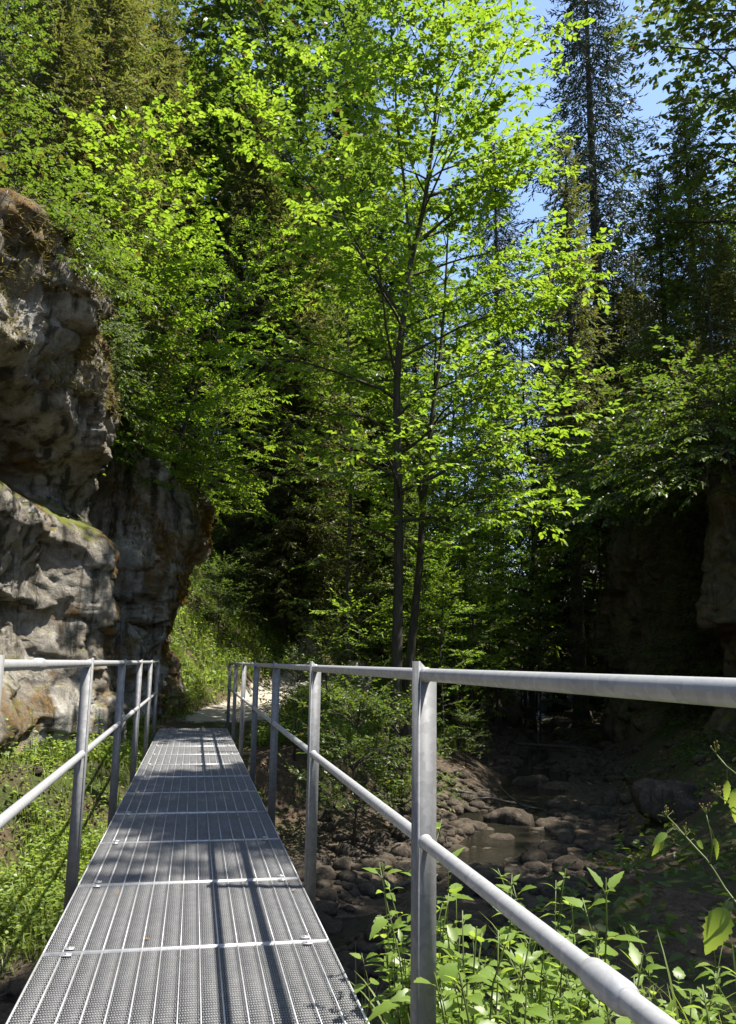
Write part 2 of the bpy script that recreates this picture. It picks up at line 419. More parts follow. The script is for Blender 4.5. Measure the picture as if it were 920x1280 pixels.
# ------------------------------------------------------------- footbridge
DL, DR, Y0, Y1 = -.507, .587, -1.42, 14.72
br = empty('footbridge', (0, 0, 0)); tag(br, 'narrow steel footbridge with a deck of grey grating panels', 'footbridge')
mb = MB()
for xx in (DL + .05, DR - .11):
    mb.box(xx, xx + .06, Y0, Y1 + .1, -.23, -.036)
g1 = MB(); g1.box(DL + .05, DL + .11, Y0, Y1 + .1, -.23, -.036); g1.build('girder', M['steel_post'], br)
g2 = MB(); g2.box(DR - .11, DR - .05, Y0, Y1 + .1, -.23, -.036); g2.build('girder', M['steel_post'], br)
PL = 1.0
fr, bars, cross, strip, clip, teeth = MB(), MB(), MB(), MB(), MB(), MB()
W_ = DR - DL
for a in (0, W_ - .005): fr.box(a, a + .005, .002, PL - .004, -.032, .001)
for b in (.002, PL - .009): fr.box(.005, W_ - .005, b, b + .005, -.032, .001)
ns = 15
for k in range(1, ns):
    xx = k * W_ / ns; strip.box(xx - .0021, xx + .0021, .0075, PL - .0095, -.03, .0012)
nb = 50
for k in range(1, nb):
    yy = .007 + k * (PL - .016) / nb
    for s_ in range(ns):
        x0 = s_ * W_ / ns + .0034; x1 = (s_ + 1) * W_ / ns - .0034
        bars.box(x0, x1, yy - .0009, yy + .0009, -.03, -.004)
        q = 8; of = .25 * (k % 2)
        for e in range(q):      # serrated upper edge, staggered row by row
            xa = x0 + (x1 - x0) * (e + .1 + of) / q; xb = x0 + (x1 - x0) * (e + .6 + of) / q
            teeth.box(xa, xb, yy - .0024, yy + .0024, -.0042, -.0004)
for s_ in range(ns):
    for e in range(1, 6):
        xx = s_ * W_ / ns + e * W_ / ns / 6; cross.box(xx - .0007, xx + .0007, .008, PL - .01, -.030, -.022)
for xx in (.075, W_ - .11):
    for yy in (.02, PL - .055):
        clip.box(xx, xx + .036, yy, yy + .03, .0012, .0042)
dat = [('panel_frame', fr.data('panel_frame', M['strip'])), ('bearing_bars', bars.data('bearing_bars', M['grate'])), ('serrated_edge', teeth.data('serrated_edge', M['teeth'])), ('cross_bars', cross.data('cross_bars', M['grate'])), ('filler_strips', strip.data('filler_strips', M['strip']))]
cl = []
for xx in (.075, W_ - .11):
    for yy in (.02, PL - .055):
        c_ = MB(); c_.box(xx, xx + .036, yy, yy + .03, .0012, .0042); c_.prism([(xx + .018 + .007 * math.cos(a), yy + .015 + .007 * math.sin(a)) for a in np.arange(6) * PI / 3], .0042, .008)
        cl.append(c_.data('clip', M['steel']))
rg = np.random.default_rng(4)
for k in range(16):
    y = 3.582 + (k - 5) * 1.0
    if y > 14: break
    pn = obj('grating_panel', dat[0][1], br, (DL, y, rg.uniform(-.0015, .0015)))
    for nm, d_ in dat[1:]: obj(nm, d_, pn)
    for d_ in cl: obj('clip', d_, pn)

def post_mesh(side, depth=1.067):
    """angle-iron post, pointed top; side +1 right railing, -1 left; local x outward from the deck"""
    b = MB(); w, dp, th = .052, .062, .007
    z0, z1 = -.20, 1.067
    # flange along the rail (inner side) with a rounded pointed top
    def slab(x0, x1, y0, y1, tops):      # tops = z at (x0, x1)
        V = [(x, yy, z) for x, zt in ((x0, tops[0]), (x1, tops[1])) for yy in (y0, y1) for z in (z0, zt)]
        if side < 0: V = [(-x, yy, z) for x, yy, z in V]
        F = A([(0, 1, 3, 2), (4, 6, 7, 5), (0, 4, 5, 1), (2, 3, 7, 6), (0, 2, 6, 4), (1, 5, 7, 3)])
        b.add(V, F if side > 0 else F[:, ::-1])
    slab(-.014, -.014 + th, 0, dp, (z1 + .036, z1 + .036))
    slab(-.014 + th + .0004, w - .014, 0, th, (z1 + .034, z1 - .012))
    return b
RR, RL = .608, -.528
def railing(side, X, ys, y_near, label):
    R = empty('steel_railing', (X, 0, 0)); tag(R, label, 'railing')
    pm_ = post_mesh(side).data('post', M['steel_post'])
    for y in ys: obj('post', pm_, R, (0, y, 0))
    zt, zm = (1.067, .637) if side > 0 else (1.073, .62)
    yr = [y_near] + list(ys) + [ys[-1] + .04]
    for nm, z, r in (('top_rail', zt, .0172), ('middle_rail', zm, .0172)):
        rb = MB(); yy = np.linspace(y_near, ys[-1] + .05, 60)
        rb.tube(np.stack([0 * yy + side * .008, yy, 0 * yy + z], 1), r, 20)
        for y in ys:      # weld beads where the rail meets each post
            q = A([-.0055, -.004, -.002, 0]) + y; rb.tube(np.stack([0 * q + side * .008, q, 0 * q + z], 1), A([r + .0003, r + .0022, r + .0028, r + .0012]), 20, False)
        ro = rb.build(nm, M['steel'], R, True)
    return R
ysR = [2.234 + 2.143 * k for k in range(-1, 7)]
ysL = [4.587 + 2.143 * k for k in range(-2, 6)]
ysL = [y for y in ysL if y < 15]
RGT = railing(+1, RR, ysR, -.9, 'galvanised tube railing on the stream side, its near rails running off to the right')
LFT = railing(-1, RL, ysL, -.9, 'galvanised tube railing on the cliff side, beside the sunlit grassy bank')
def collar(R, x, y, z):
    c_ = MB(); yy = A([0, .004, .012, .105, .113, .117]); rr = A([.0178, .0215, .0235, .0235, .0215, .0178])
    c_.tube(np.stack([0 * yy + x, yy + y, 0 * yy + z], 1), rr, 20)
    c_.build('coupling_sleeve', M['steel'], R, True)
collar(RGT, .008, 1.17, .637); collar(LFT, -.008, 3.1, 1.073); collar(LFT, -.008, 8.1, .62); collar(RGT, .008, 9.3, 1.067)

# ------------------------------------------------------------- leaves, wood, trees
def leaves(P, D, Nn, L, Wd, fold=.25, droop=.15):
    """pointed oval leaves: (n) base points, axis, normal -> verts, quads (two halves folded on the midrib)"""
    n = len(P); D = nrm(D); S = nrm(np.cross(D, Nn)); U = np.cross(S, D)
    L = np.broadcast_to(L, (n,))[:, None]; Wd = np.broadcast_to(Wd, (n,))[:, None]
    rv_ = np.random.default_rng(n); fo = fold * rv_.uniform(.2, 2.2, (n, 1)); dp = droop * rv_.uniform(-.4, 2.6, (n, 1)); tw = rv_.normal(0, .12, (n, 1))
    def pt(u, v, k): return P + D * L * u + S * (Wd * v + tw * L * u * u) + U * (abs(v) * fo * Wd - dp * L * u * u * k)
    V = np.stack([pt(0, 0, 1), pt(.30, .5, 1), pt(.72, .36, 1), pt(1, 0, 1), pt(.72, -.36, 1), pt(.30, -.5, 1)], 1).reshape(-1, 3)
    b = (np.arange(n) * 6)[:, None]
    F = np.concatenate([b + A([[0, 1, 2, 3]]), b + A([[0, 3, 4, 5]])], 0)
    return V, F

def diamonds(P, D, Nn, L, Wd):
    n = len(P); D = nrm(D); S = nrm(np.cross(D, Nn))
    L = np.broadcast_to(L, (n,))[:, None]; Wd = np.broadcast_to(Wd, (n,))[:, None]
    V = np.stack([P, P + D * L * .45 + S * Wd * .5, P + D * L, P + D * L * .45 - S * Wd * .5], 1).reshape(-1, 3)
    return V, (np.arange(n) * 4)[:, None] + A([[0, 1, 2, 3]])

def sticks(P0, P1, r):
    """straight three-sided twigs, vectorised"""
    n = len(P0); D = nrm(P1 - P0); up = np.where(np.abs(D[:, 2:3]) < .9, A([[0, 0, 1.]]), A([[1., 0, 0]]))
    U = nrm(np.cross(D, up)); Wv = np.cross(D, U); r = np.broadcast_to(r, (n,))[:, None]
    V = []
    for P, k in ((P0, 1.0), (P1, .4)):
        for a in (0, 2 * PI / 3, 4 * PI / 3): V.append(P + r * k * (math.cos(a) * U + math.sin(a) * Wv))
    V = np.stack(V, 1).reshape(-1, 3); b = (np.arange(n) * 6)[:, None]
    return V, np.concatenate([b + A([[0, 1, 4, 3]]), b + A([[1, 2, 5, 4]]), b + A([[2, 0, 3, 5]])], 0)

def curve_from(p, d, L, n, rng, lift=0.0, wob=.12):
    """polyline starting at p along d, bending up (lift>0) or down"""
    o = [A(p, float)]; d = nrm(A(d, float)); st = L / (n - 1)
    for k in range(n - 1):
        d = nrm(d + rng.normal(0, wob, 3) + A([0, 0, lift]) * st)
        o.append(o[-1] + d * st)
    return A(o)

def at_u(P, u):
    k = u * (len(P) - 1); i = min(int(k), len(P) - 2); f = k - i
    return P[i] * (1 - f) + P[i + 1] * f, nrm(P[i + 1] - P[i])

def broadleaf(seed, trunk, r0, base_z, radius, nlimb, leaf=.11, lw=.6, twig_gap=.22, per=7, extra=(), flat=.75, up=(.25, 1.1), bark_k=8, skew=(0, 0), drop=0.0, mat='leaf_mid', bark='bark'):
    """trunk: polyline (base at 0). radius(t): crown reach at t=0..1 from base_z to the top."""
    rng = np.random.default_rng(seed)
    trunk = np.asarray(trunk, float); H = trunk[-1, 2]
    w = MB(); L_ = resample3(trunk, .35)
    tz = L_[:, 2] / H
    # flared foot
    w.tube(L_, r0 * ((1 - .93 * tz ** .9) + .45 * np.exp(-tz * H / .35)) + .004, bark_k)
    twP, twD, twL = [], [], []
    def limb(p, d, L, r, lift, az):
        c = curve_from(p, d, L, 9, rng, lift, .09)
        w.tube(c, np.linspace(r, max(r * .15, .004), 9), 5, False)
        nb = max(3, int(L / .28)); s = rng.choice([-1, 1])
        for k in range(nb):
            u = .18 + .82 * (k + rng.uniform(0, .8)) / nb
            if u > .99: u = .99
            q, t = at_u(c, u); s = -s
            bl = L * (.52 - .34 * u) * rng.uniform(.6, 1.25) + .15
            side = nrm(np.cross(t, A([0, 0, 1.]))) * s
            bd = nrm(t * .75 + side * rng.uniform(.5, 1.0) + A([0, 0, rng.normal(.05, .22)]))
            b = curve_from(q, bd, bl, 5, rng, -.12 + drop, .1)
            w.tube(b, np.linspace(max(r * .3 * (1 - .6 * u), .004), .0025, 5), 3, False)
            nt_ = max(2, int(bl / twig_gap))
            for j in range(nt_ + 1):
                uu = .15 + .85 * (j + rng.uniform(0, .6)) / (nt_ + 1)
                qq, tt = at_u(b, min(uu, .99)); sd = nrm(np.cross(tt, A([0, 0, 1.]))) * (1 if j % 2 else -1)
                twP.append(qq); twD.append(nrm(tt * .8 + sd * rng.uniform(.4, 1.1) + A([0, 0, rng.normal(-.05 + drop, .2)]))); twL.append(rng.uniform(.18, .42) * (.6 + .4 * leaf / .11))
            twP.append(b[-1]); twD.append(nrm(b[-1] - b[-2])); twL.append(.3)
    ga = rng.uniform(0, 6.28)
    for i in range(nlimb):
        t = ((i + rng.uniform(0, 1)) / nlimb)
        z = base_z + (H * .985 - base_z) * t
        ga += 2.4 + rng.normal(0, .35)
        k = np.searchsorted(L_[:, 2], z); k = min(max(k, 1), len(L_) - 1); p = L_[k]
        d = A([math.cos(ga), math.sin(ga), 0]); el = up[0] + (up[1] - up[0]) * t + rng.normal(0, .12)
        L = radius(t) * rng.uniform(.7, 1.15) * (1 + skew[0] * d[0] + skew[1] * d[1])
        L = max(L, .35)
        d = A([d[0] * math.cos(el), d[1] * math.cos(el), math.sin(el)])
        limb(p, d, L, max(.010, r0 * .34 * (1 - .75 * t)), -.10 * flat * (1 - t * .5) * 4 / max(L, 1.5), ga)
    for (p, d, L, r, lift) in extra: limb(A(p), A(d), L, r, lift, 0)
    twP, twD, twL = A(twP), A(twD), A(twL); n = len(twP)
    w.add(*sticks(twP, twP + twD * twL[:, None], .0035))
    # leaves alternate along the twigs, lying roughly flat
    u = (np.arange(per) + .5) / per
    P = (twP[:, None] + twD[:, None] * (twL[:, None] * u[None])[..., None]); s = np.where(np.arange(per) % 2, 1, -1)
    side = nrm(np.cross(twD, A([0, 0, 1.])))
    D = twD[:, None] * rng.uniform(.5, 1.1, (n, per, 1)) + side[:, None] * s[None, :, None] * rng.uniform(.5, 1.1, (n, per, 1)) + rng.normal(0, .22, (n, per, 3)) + A([0, 0, -.18])
    D[:, -1] = twD + rng.normal(0, .15, (n, 3))
    Nn = A([0, 0, 1.]) + rng.normal(0, .38, (n, per, 3))
    keep = rng.random((n, per)) < .93
    P, D, Nn = P[keep], D[keep], Nn[keep]
    LL = leaf * rng.uniform(.42, 1.22, len(P))
    V, F = leaves(P, D, Nn, LL, LL * lw)
    return w.data('trunk', M[bark], True), mesh_data('crown', V, F, M[mat])

def resample3(L, step):
    L = np.asarray(L, float); s = np.concatenate([[0], np.cumsum(np.linalg.norm(np.diff(L, axis=0), axis=1))])
    # Catmull-Rom through the points
    n = max(4, int(s[-1] / step)); q = np.linspace(0, s[-1], n); o = []
    X = np.concatenate([[2 * L[0] - L[1]], L, [2 * L[-1] - L[-2]]])
    for v in q:
        i = min(max(np.searchsorted(s, v, 'right') - 1, 0), len(L) - 2); t = (v - s[i]) / (s[i + 1] - s[i] + 1e-9)
        a, b, c, d = X[i], X[i + 1], X[i + 2], X[i + 3]
        o.append(.5 * (2 * b + (c - a) * t + (2 * a - 5 * b + 4 * c - d) * t * t + (3 * b - a - 3 * c + d) * t ** 3))
    return A(o)

def conifer(seed, H, r0, base_z, reach, gap=.42, nb=6, sub_gap=.16, sub_len=.55, el=.12, ew=.028, droop=.35, hang=.6, tip_up=.2, mat='needle_blue', bark='bark', taper=.85, per=8, bare=0.0):
    rng = np.random.default_rng(seed); w = MB()
    zz = np.linspace(0, H, 24); ph = rng.uniform(0, 6)
    tr = np.stack([.05 * np.sin(zz * .35 + ph), .05 * np.cos(zz * .27 + ph), zz], 1)
    w.tube(tr, r0 * (1 - .95 * zz / H) + r0 * .4 * np.exp(-zz / .5) + .006, 8)
    bp, bd, bl = [], [], []
    z = base_z
    while z < H - .25:
        t = (z - base_z) / (H - base_z)
        R = reach * (1 - t) ** taper * (1 if t > .12 else .75 + 2 * t) + .12
        m_ = nb if R > .5 else 4
        a0 = rng.uniform(0, 6.28)
        for k in range(m_):
            a = a0 + k * 6.283 / m_ + rng.normal(0, .25); L = R * rng.uniform(.6, 1.15)
            e = .15 + .7 * t ** 2 - droop * .5 * (1 - t) + rng.normal(0, .08)
            d = A([math.cos(a) * math.cos(e), math.sin(a) * math.cos(e), math.sin(e)])
            p0 = A([np.interp(z, zz, tr[:, 0]), np.interp(z, zz, tr[:, 1]), z + rng.uniform(-.12, .12)])
            n = 7; u = np.linspace(0, 1, n)
            c = p0 + d * (L * u)[:, None] + A([0, 0, 1.]) * (L * (-droop * .55 * u ** 1.5 * (1 - t * .6) + tip_up * .5 * u ** 4))[:, None]
            c[1:] += rng.normal(0, .02 * L, (n - 1, 3))
            w.tube(c, np.linspace(max(.010, r0 * .16 * (1 - t)), .004, n), 4, False)
            ns_ = int(L / sub_gap); s = 1
            for j in range(ns_ + 1):
                uu = .12 + .88 * (j + rng.uniform(0, .7)) / (ns_ + 1)
                if rng.random() < bare: continue
                q, tg = at_u(c, min(uu, .995)); s = -s
                sd = nrm(np.cross(tg, A([0, 0, 1.]))) * s
                ll = sub_len * (1 - .55 * uu) * rng.uniform(.5, 1.2) * min(1, .35 + L / 2.2)
                bp.append(q); bl.append(ll)
                bd.append(nrm(tg * rng.uniform(.4, .9) + sd * rng.uniform(.4, 1.0) + A([0, 0, -hang * rng.uniform(.3, 1.5)])))
            bp.append(c[-1]); bd.append(nrm(c[-1] - c[-2])); bl.append(sub_len * .5)
        z += gap * rng.uniform(.75, 1.2) * (1 - .35 * t)
    bp, bd, bl = A(bp), A(bd), A(bl); n = len(bp)
    w.add(*sticks(bp, bp + bd * bl[:, None], .004))
    u = (np.arange(per) + .3) / per
    P = bp[:, None] + bd[:, None] * (bl[:, None] * u)[..., None]
    P[..., 2] -= (.12 * hang * bl[:, None] * u ** 2)
    s = np.where(np.arange(per) % 2, 1, -1); side = nrm(np.cross(bd, A([0, 0, 1.])))
    D = bd[:, None] + side[:, None] * s[None, :, None] * rng.uniform(.35, .9, (n, per, 1)) + rng.normal(0, .25, (n, per, 3))
    Nn = A([0, 0, 1.]) + rng.normal(0, .55, (n, per, 3))
    P, D, Nn = P.reshape(-1, 3), D.reshape(-1, 3), Nn.reshape(-1, 3)
    LL = el * rng.uniform(.6, 1.25, len(P))
    V, F = diamonds(P, D, Nn, LL, ew * rng.uniform(.7, 1.3, len(P)))
    return w.data('trunk', M[bark], True), mesh_data('crown', V, F, M[mat])

def put(kind, data, loc, rz=0, scale=1.0, label=None, cat='tree', group=None, mats=None, parts=('trunk', 'crown')):
    r = empty(kind, loc, rz, scale); tag(r, label, cat, group)
    for nm, d_ in zip(parts, data): obj(nm, d_, r)
    return r

def ground(x, y): return float(terrain(A([x]), A([y]))[0])
def polar(az, dist, z=None, sink=.1):
    """a spot surveyed from the near end of the bridge: bearing (degrees right of the deck's axis) and metres"""
    x, y = dist * math.sin(math.radians(az)), dist * math.cos(math.radians(az))
    return (x, y, (ground(x, y) if z is None else z) - sink)

# main tree by the bridge: own shape
def rad_main(t): return 2.55 * (np.interp(t, [0, .12, .35, .6, .85, 1], [.75, .95, 1.1, 1.0, .72, .3]))
MAIN = broadleaf(11, [(0, 0, 0), (.0, .0, 1.2), (.03, 0, 4.2), (-.03, 0, 7.1), (.06, 0, 8.3), (.25, .1, 9.7), (.5, .1, 10.9), (.75, .2, 13), (.9, .2, 15.2), (1.1, .2, 17.2)], .108, 4.0, rad_main, 48, leaf=.125, per=9, twig_gap=.205, skew=(.22, -.1), mat='leaf_bright',
    extra=[((.06, 0, 8.5), (-.55, .1, .75), 5.2, .036, .05), ((-.02, 0, 6.9), (-.9, -.2, .35), 3.0, .032, -.22), ((.3, .1, 10), (.6, -.1, .8), 3.4, .036, .03), ((0, 0, 5.2), (.85, -.5, .25), 3.2, .04, -.04), ((.25, .1, 9.6), (-.2, -.1, 1), 6.2, .036, .05), ((.5, .1, 11), (.75, 0, .5), 2.4, .04, -.02)])
put('deciduous_tree', MAIN, (3.36, 14.1, ground(3.36, 14.1) - .12), 0, 1, 'tall slender broadleaf tree with sunlit yellow-green leaves, standing just beyond the bridge railing')

def rad_b(t): return 1.9 * np.interp(t, [0, .2, .6, 1], [.6, 1, .9, .25])
SECOND = broadleaf(12, [(0, 0, 0), (.05, 0, 1.8), (.25, .1, 3.6), (.3, .1, 4.6), (.5, .1, 6.6), (.75, .2, 8.6), (.9, .2, 11.5)], .10, 3.4, rad_b, 24, leaf=.12, per=8, mat='leaf_bright', skew=(.3, -.2),
    extra=[((.3, .1, 4.7), (-.1, .1, 1), 4.5, .05, .05), ((.4, .1, 5.4), (.8, -.3, .6), 3.6, .04, -.02)])
put('deciduous_tree', SECOND, (3.98, 15.7, ground(3.98, 15.7) - .1), 0, 1, 'thinner forked broadleaf tree leaning right, close behind the tall slender tree')

# shared kinds
SLIM = [broadleaf(20 + k, [(0, 0, 0), (.1, .1, 3), (.0, .2, 6), (.2, .1, 9), (.3, .2, 12)], .085, 1.6 + k, lambda t: 2.2 * np.interp(t, [0, .3, .7, 1], [.55, 1, .8, .25]), 30, leaf=.14, per=7, twig_gap=.24, mat='leaf_mid') for k in range(2)]
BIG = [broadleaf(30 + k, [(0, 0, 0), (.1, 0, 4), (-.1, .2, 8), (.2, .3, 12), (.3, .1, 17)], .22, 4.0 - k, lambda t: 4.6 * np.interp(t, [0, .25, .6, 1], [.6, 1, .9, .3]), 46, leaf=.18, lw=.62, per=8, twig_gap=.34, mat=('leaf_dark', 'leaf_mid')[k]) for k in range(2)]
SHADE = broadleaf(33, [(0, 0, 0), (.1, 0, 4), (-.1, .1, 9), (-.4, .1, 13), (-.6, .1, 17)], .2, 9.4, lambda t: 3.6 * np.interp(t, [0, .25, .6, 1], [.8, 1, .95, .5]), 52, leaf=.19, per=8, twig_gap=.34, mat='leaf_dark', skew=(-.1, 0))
SPRUCE = conifer(40, 25, .28, 3.0, 3.6, gap=.5, nb=7, sub_gap=.17, sub_len=1.0, el=.2, ew=.048, droop=.5, hang=1.0, per=10, bare=.1)
SPRUCE2 = conifer(41, 18, .22, 1.2, 3.0, gap=.40, nb=7, sub_gap=.14, sub_len=.75, el=.17, ew=.045, droop=.45, hang=.7, per=9, mat='needle_green')
TALLS = conifer(43, 21, .24, 6.5, 1.9, gap=.42, nb=6, sub_gap=.15, sub_len=.7, el=.17, ew=.045, droop=.5, hang=.8, per=9, mat='needle_green', bare=.1)
FIR = conifer(42, 9, .10, .5, 2.3, gap=.33, nb=6, sub_gap=.12, sub_len=.5, el=.10, ew=.026, droop=.3, hang=.35, per=8, mat='needle_green')
MAPLE = broadleaf(50, [(0, 0, 0), (.2, -.1, 1.5), (.5, -.3, 3.2), (.9, -.4, 5.2), (1.0, -.5, 7.0)], .07, .5, lambda t: 2.2 * np.interp(t, [0, .3, .7, 1], [.7, 1, .85, .3]), 26, leaf=.13, lw=.85, per=7, twig_gap=.24, mat='leaf_bright', skew=(.35, -.2))
BUSH = broadleaf(51, [(0, 0, 0), (.05, 0, .5), (.0, .05, 1.1), (.05, .05, 1.7)], .02, .08, lambda t: 1.0 * np.interp(t, [0, .3, .7, 1], [.8, 1, .8, .4]), 26, leaf=.065, per=7, twig_gap=.12, mat='leaf_mid', up=(.35, 1.2))
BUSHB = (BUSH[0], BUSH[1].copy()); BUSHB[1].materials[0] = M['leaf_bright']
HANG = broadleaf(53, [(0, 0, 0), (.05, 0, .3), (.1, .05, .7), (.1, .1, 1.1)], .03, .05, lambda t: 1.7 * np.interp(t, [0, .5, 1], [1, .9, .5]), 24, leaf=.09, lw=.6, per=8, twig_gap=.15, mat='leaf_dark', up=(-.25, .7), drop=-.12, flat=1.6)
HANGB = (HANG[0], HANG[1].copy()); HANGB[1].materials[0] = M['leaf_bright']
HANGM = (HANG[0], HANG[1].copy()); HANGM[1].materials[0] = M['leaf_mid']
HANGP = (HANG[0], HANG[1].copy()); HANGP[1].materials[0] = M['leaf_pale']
FEATHER = broadleaf(52, [(0, 0, 0), (.25, -.05, 1.2), (.6, -.1, 2.4), (1.0, -.15, 3.4)], .035, .25, lambda t: 1.5 * np.interp(t, [0, .3, .7, 1], [.7, 1, .8, .4]), 26, leaf=.075, lw=.34, per=13, twig_gap=.14, mat='leaf_bright', skew=(.4, -.2), drop=-.05)

# trees placed by bearing and distance
R_ = math.radians
trees = [
 # kind, data, az, dist, rot, scale, z (None=ground), label
 ('deciduous_tree', SLIM[0], 17.1, 22, 10, 1.0, 'slim dark-stemmed broadleaf tree, left one of the pair behind the tall slender tree'),
 ('deciduous_tree', SLIM[1], 18.5, 24.5, 100, 1.0, 'slim dark-stemmed broadleaf tree, right one of the pair behind the tall slender tree'),
 ('deciduous_tree', SLIM[0], 22.4, 29, 200, 1.25, 'thin straight tree standing alone above the far gravel bank of the stream'),
 ('spruce_tree', TALLS, 25.5, 28.4, 30, 1.0, 'conifer with a thick dark trunk at the left end of the shaded right-hand cliff'),
 ('spruce_tree', TALLS, 24.0, 38, 130, 1.0, 'thinner conifer just left of the thick dark trunk by the right-hand cliff'),
 ('deciduous_tree', BIG[0], 6.3, 27, 60, .85, 'leaning dark-trunked tree on the shaded slope above the path'),
 ('spruce_tree', SPRUCE2, 7.0, 24, 250, .8, 'feathery conifer on the slope behind the path, its sprays lit yellow-green'),
 ('spruce_tree', SPRUCE2, 2.6, 25, 310, .9, 'conifer on the slope directly above the end of the path bend'),
 ('deciduous_tree', BIG[1], 10.5, 30, 15, 1.0, 'broad leafy tree on the slope left of the tall slender tree'),
 ('spruce_tree', SPRUCE, 14.5, 40, 77, .95, 'dark spruce showing between the boughs of the tall slender tree'),
 ('spruce_tree', SPRUCE, 27.4, 36, 0, 1.5, 'tall dark spruce against the blue sky, its long trunk bare to view'),
 ('spruce_tree', SPRUCE2, 30.6, 40, 20, .98, 'small pointed spruce top with a rusty tinge against the blue sky'),
 ('spruce_tree', SPRUCE, 20.4, 42, 40, 1.2, 'dark drooping spruce beside the sky gap behind the tall slender tree'),
 ('deciduous_tree', BIG[0], 41.0, 24.8, 120, 1.12, 'dark leafy tree rising over the right-hand cliff at the edge of the sky'),
 ('spruce_tree', SPRUCE2, 29.4, 42, 200, 1.1, 'olive-green conifer rising behind the right-hand cliff'),
 ('spruce_tree', FIR, 32.3, 21, 20, .95, 'young fir with level boughs on the rim of the right-hand cliff'),
 ('deciduous_tree', SLIM[1], 27.4, 39, 60, 1.25, 'leafy tree between the thick dark trunk and the right-hand cliff'),
 ('spruce_tree', SPRUCE2, 33.6, 20.5, 260, .5, 'low spreading conifer leaning over the brown face of the right-hand cliff'),
 ('deciduous_tree', SLIM[1], 30.4, 23.5, 10, .55, 'small leafy tree hanging over the recess of the right-hand cliff'),
 ('spruce_tree', SPRUCE2, -8.6, 16.5, 60, .78, 'dark conifer with a thick trunk on top of the left cliff'),
 ('spruce_tree', SPRUCE2, -4.5, 25, 170, .9, 'tall conifer behind the maple on the left cliff'),
 ('deciduous_tree', BIG[1], -1.0, 28, 200, .9, 'spreading tree on the high slope behind the left cliff'),
 ('deciduous_tree', BIG[0], -13.5, 24, 20, .8, 'dark leafy tree at the far left above the cliff'),
 ('spruce_tree', SPRUCE, 4.5, 36, 20, .8, 'dark spruce high on the slope above the path'),
 ('spruce_tree', SPRUCE2, 5.6, 23.8, 10, .72, 'olive conifer nearest the path bend, its lowest boughs over the grassy slope'),
 ('deciduous_tree', SLIM[0], 10.4, 22.0, 140, .95, 'mid-green leafy tree close behind the tall slender tree, left of its trunk'),
 ('deciduous_tree', SLIM[1], 28.6, 31, 20, 1.0, 'mid-green leafy tree beneath the tall dark spruce, above the cliff rim'),
 ('deciduous_tree', SLIM[0], 31.0, 27, 220, .8, 'mid-green leafy tree above the recess of the right-hand cliff'),
 ('deciduous_tree', SLIM[1], 34.0, 24.5, 120, .75, 'mid-green leafy tree at the right edge above the nearest brown face'),
 ('spruce_tree', SPRUCE2, 26.1, 38, 40, 1.1, 'full olive conifer between the sky gap and the tall dark spruce'),
 ('spruce_tree', SPRUCE2, 28.4, 35, 80, 1.0, 'full conifer beneath the tall dark spruce'),
 ('spruce_tree', SPRUCE2, 30.0, 36, 200, 1.05, 'full conifer below the small pointed spruce top'),
 ('spruce_tree', SPRUCE2, 31.8, 25.5, 290, .68, 'dark conifer above the recess of the right-hand cliff'),
 ('spruce_tree', SPRUCE2, 33.8, 26, 330, .78, 'dark conifer at the right edge, above the nearest brown face'),
 ('deciduous_tree', BIG[0], 30.6, 45, 30, 1.15, 'rounded dark leafy tree half hidden by the full conifers on the right'),
 ('deciduous_tree', BIG[1], 24.4, 40, 210, .6, 'low leafy tree closing the gap at the head of the stream'),
 ('deciduous_tree', BIG[1], 6.2, 30.5, 45, 1.5, 'tallest broadleaf tree of the slope, left of the tall slender tree'),
 ('spruce_tree', SPRUCE, 9.6, 34, 0, 1.2, 'tall dark spruce hidden behind the crown of the tall slender tree'),
 ('spruce_tree', SPRUCE2, -11.8, 15.5, 90, .62, 'shorter dark conifer at the far left edge of the overhanging shelf'),
 ('deciduous_tree', BIG[1], 2.0, 31, 90, 1.25, 'tall spreading tree filling the slope between the maple and the leaning dark trunk'),
 ('spruce_tree', SPRUCE2, 9.2, 34, 40, 1.25, 'tall olive conifer behind the broad leafy tree on the slope'),
 ('deciduous_tree', BIG[0], -5.5, 32, 300, 1.2, 'tall dark tree at the top left, behind the conifer on the left cliff'),
 ('spruce_tree', SPRUCE2, -8.0, 26, 10, 1.15, 'tall conifer with rusty-tipped boughs above the overhanging shelf'),
 ('spruce_tree', SPRUCE2, 12.5, 30, 200, .8, 'conifer seen between the two stems of the forked tree and the slope'),
 ('deciduous_tree', BIG[1], 28.6, 41, 10, .85, 'rounded leafy tree below the tall dark spruce, above the right-hand cliff'),
 ('deciduous_tree', BIG[0], 31.5, 39, 70, .85, 'shaded rounded tree above the recess of the right-hand cliff'),
 ('deciduous_tree', BIG[1], 25.6, 38, 150, .72, 'leafy tree behind the conifer with the thick dark trunk'),
 ('spruce_tree', FIR, 27.0, 24.5, 150, .8, 'bushy fir at the left end of the right-hand cliff rim'),
]
for kind, d_, az, dist, rz, s, lab in trees:
    put(kind, d_, polar(az, dist), R_(rz), s, lab)
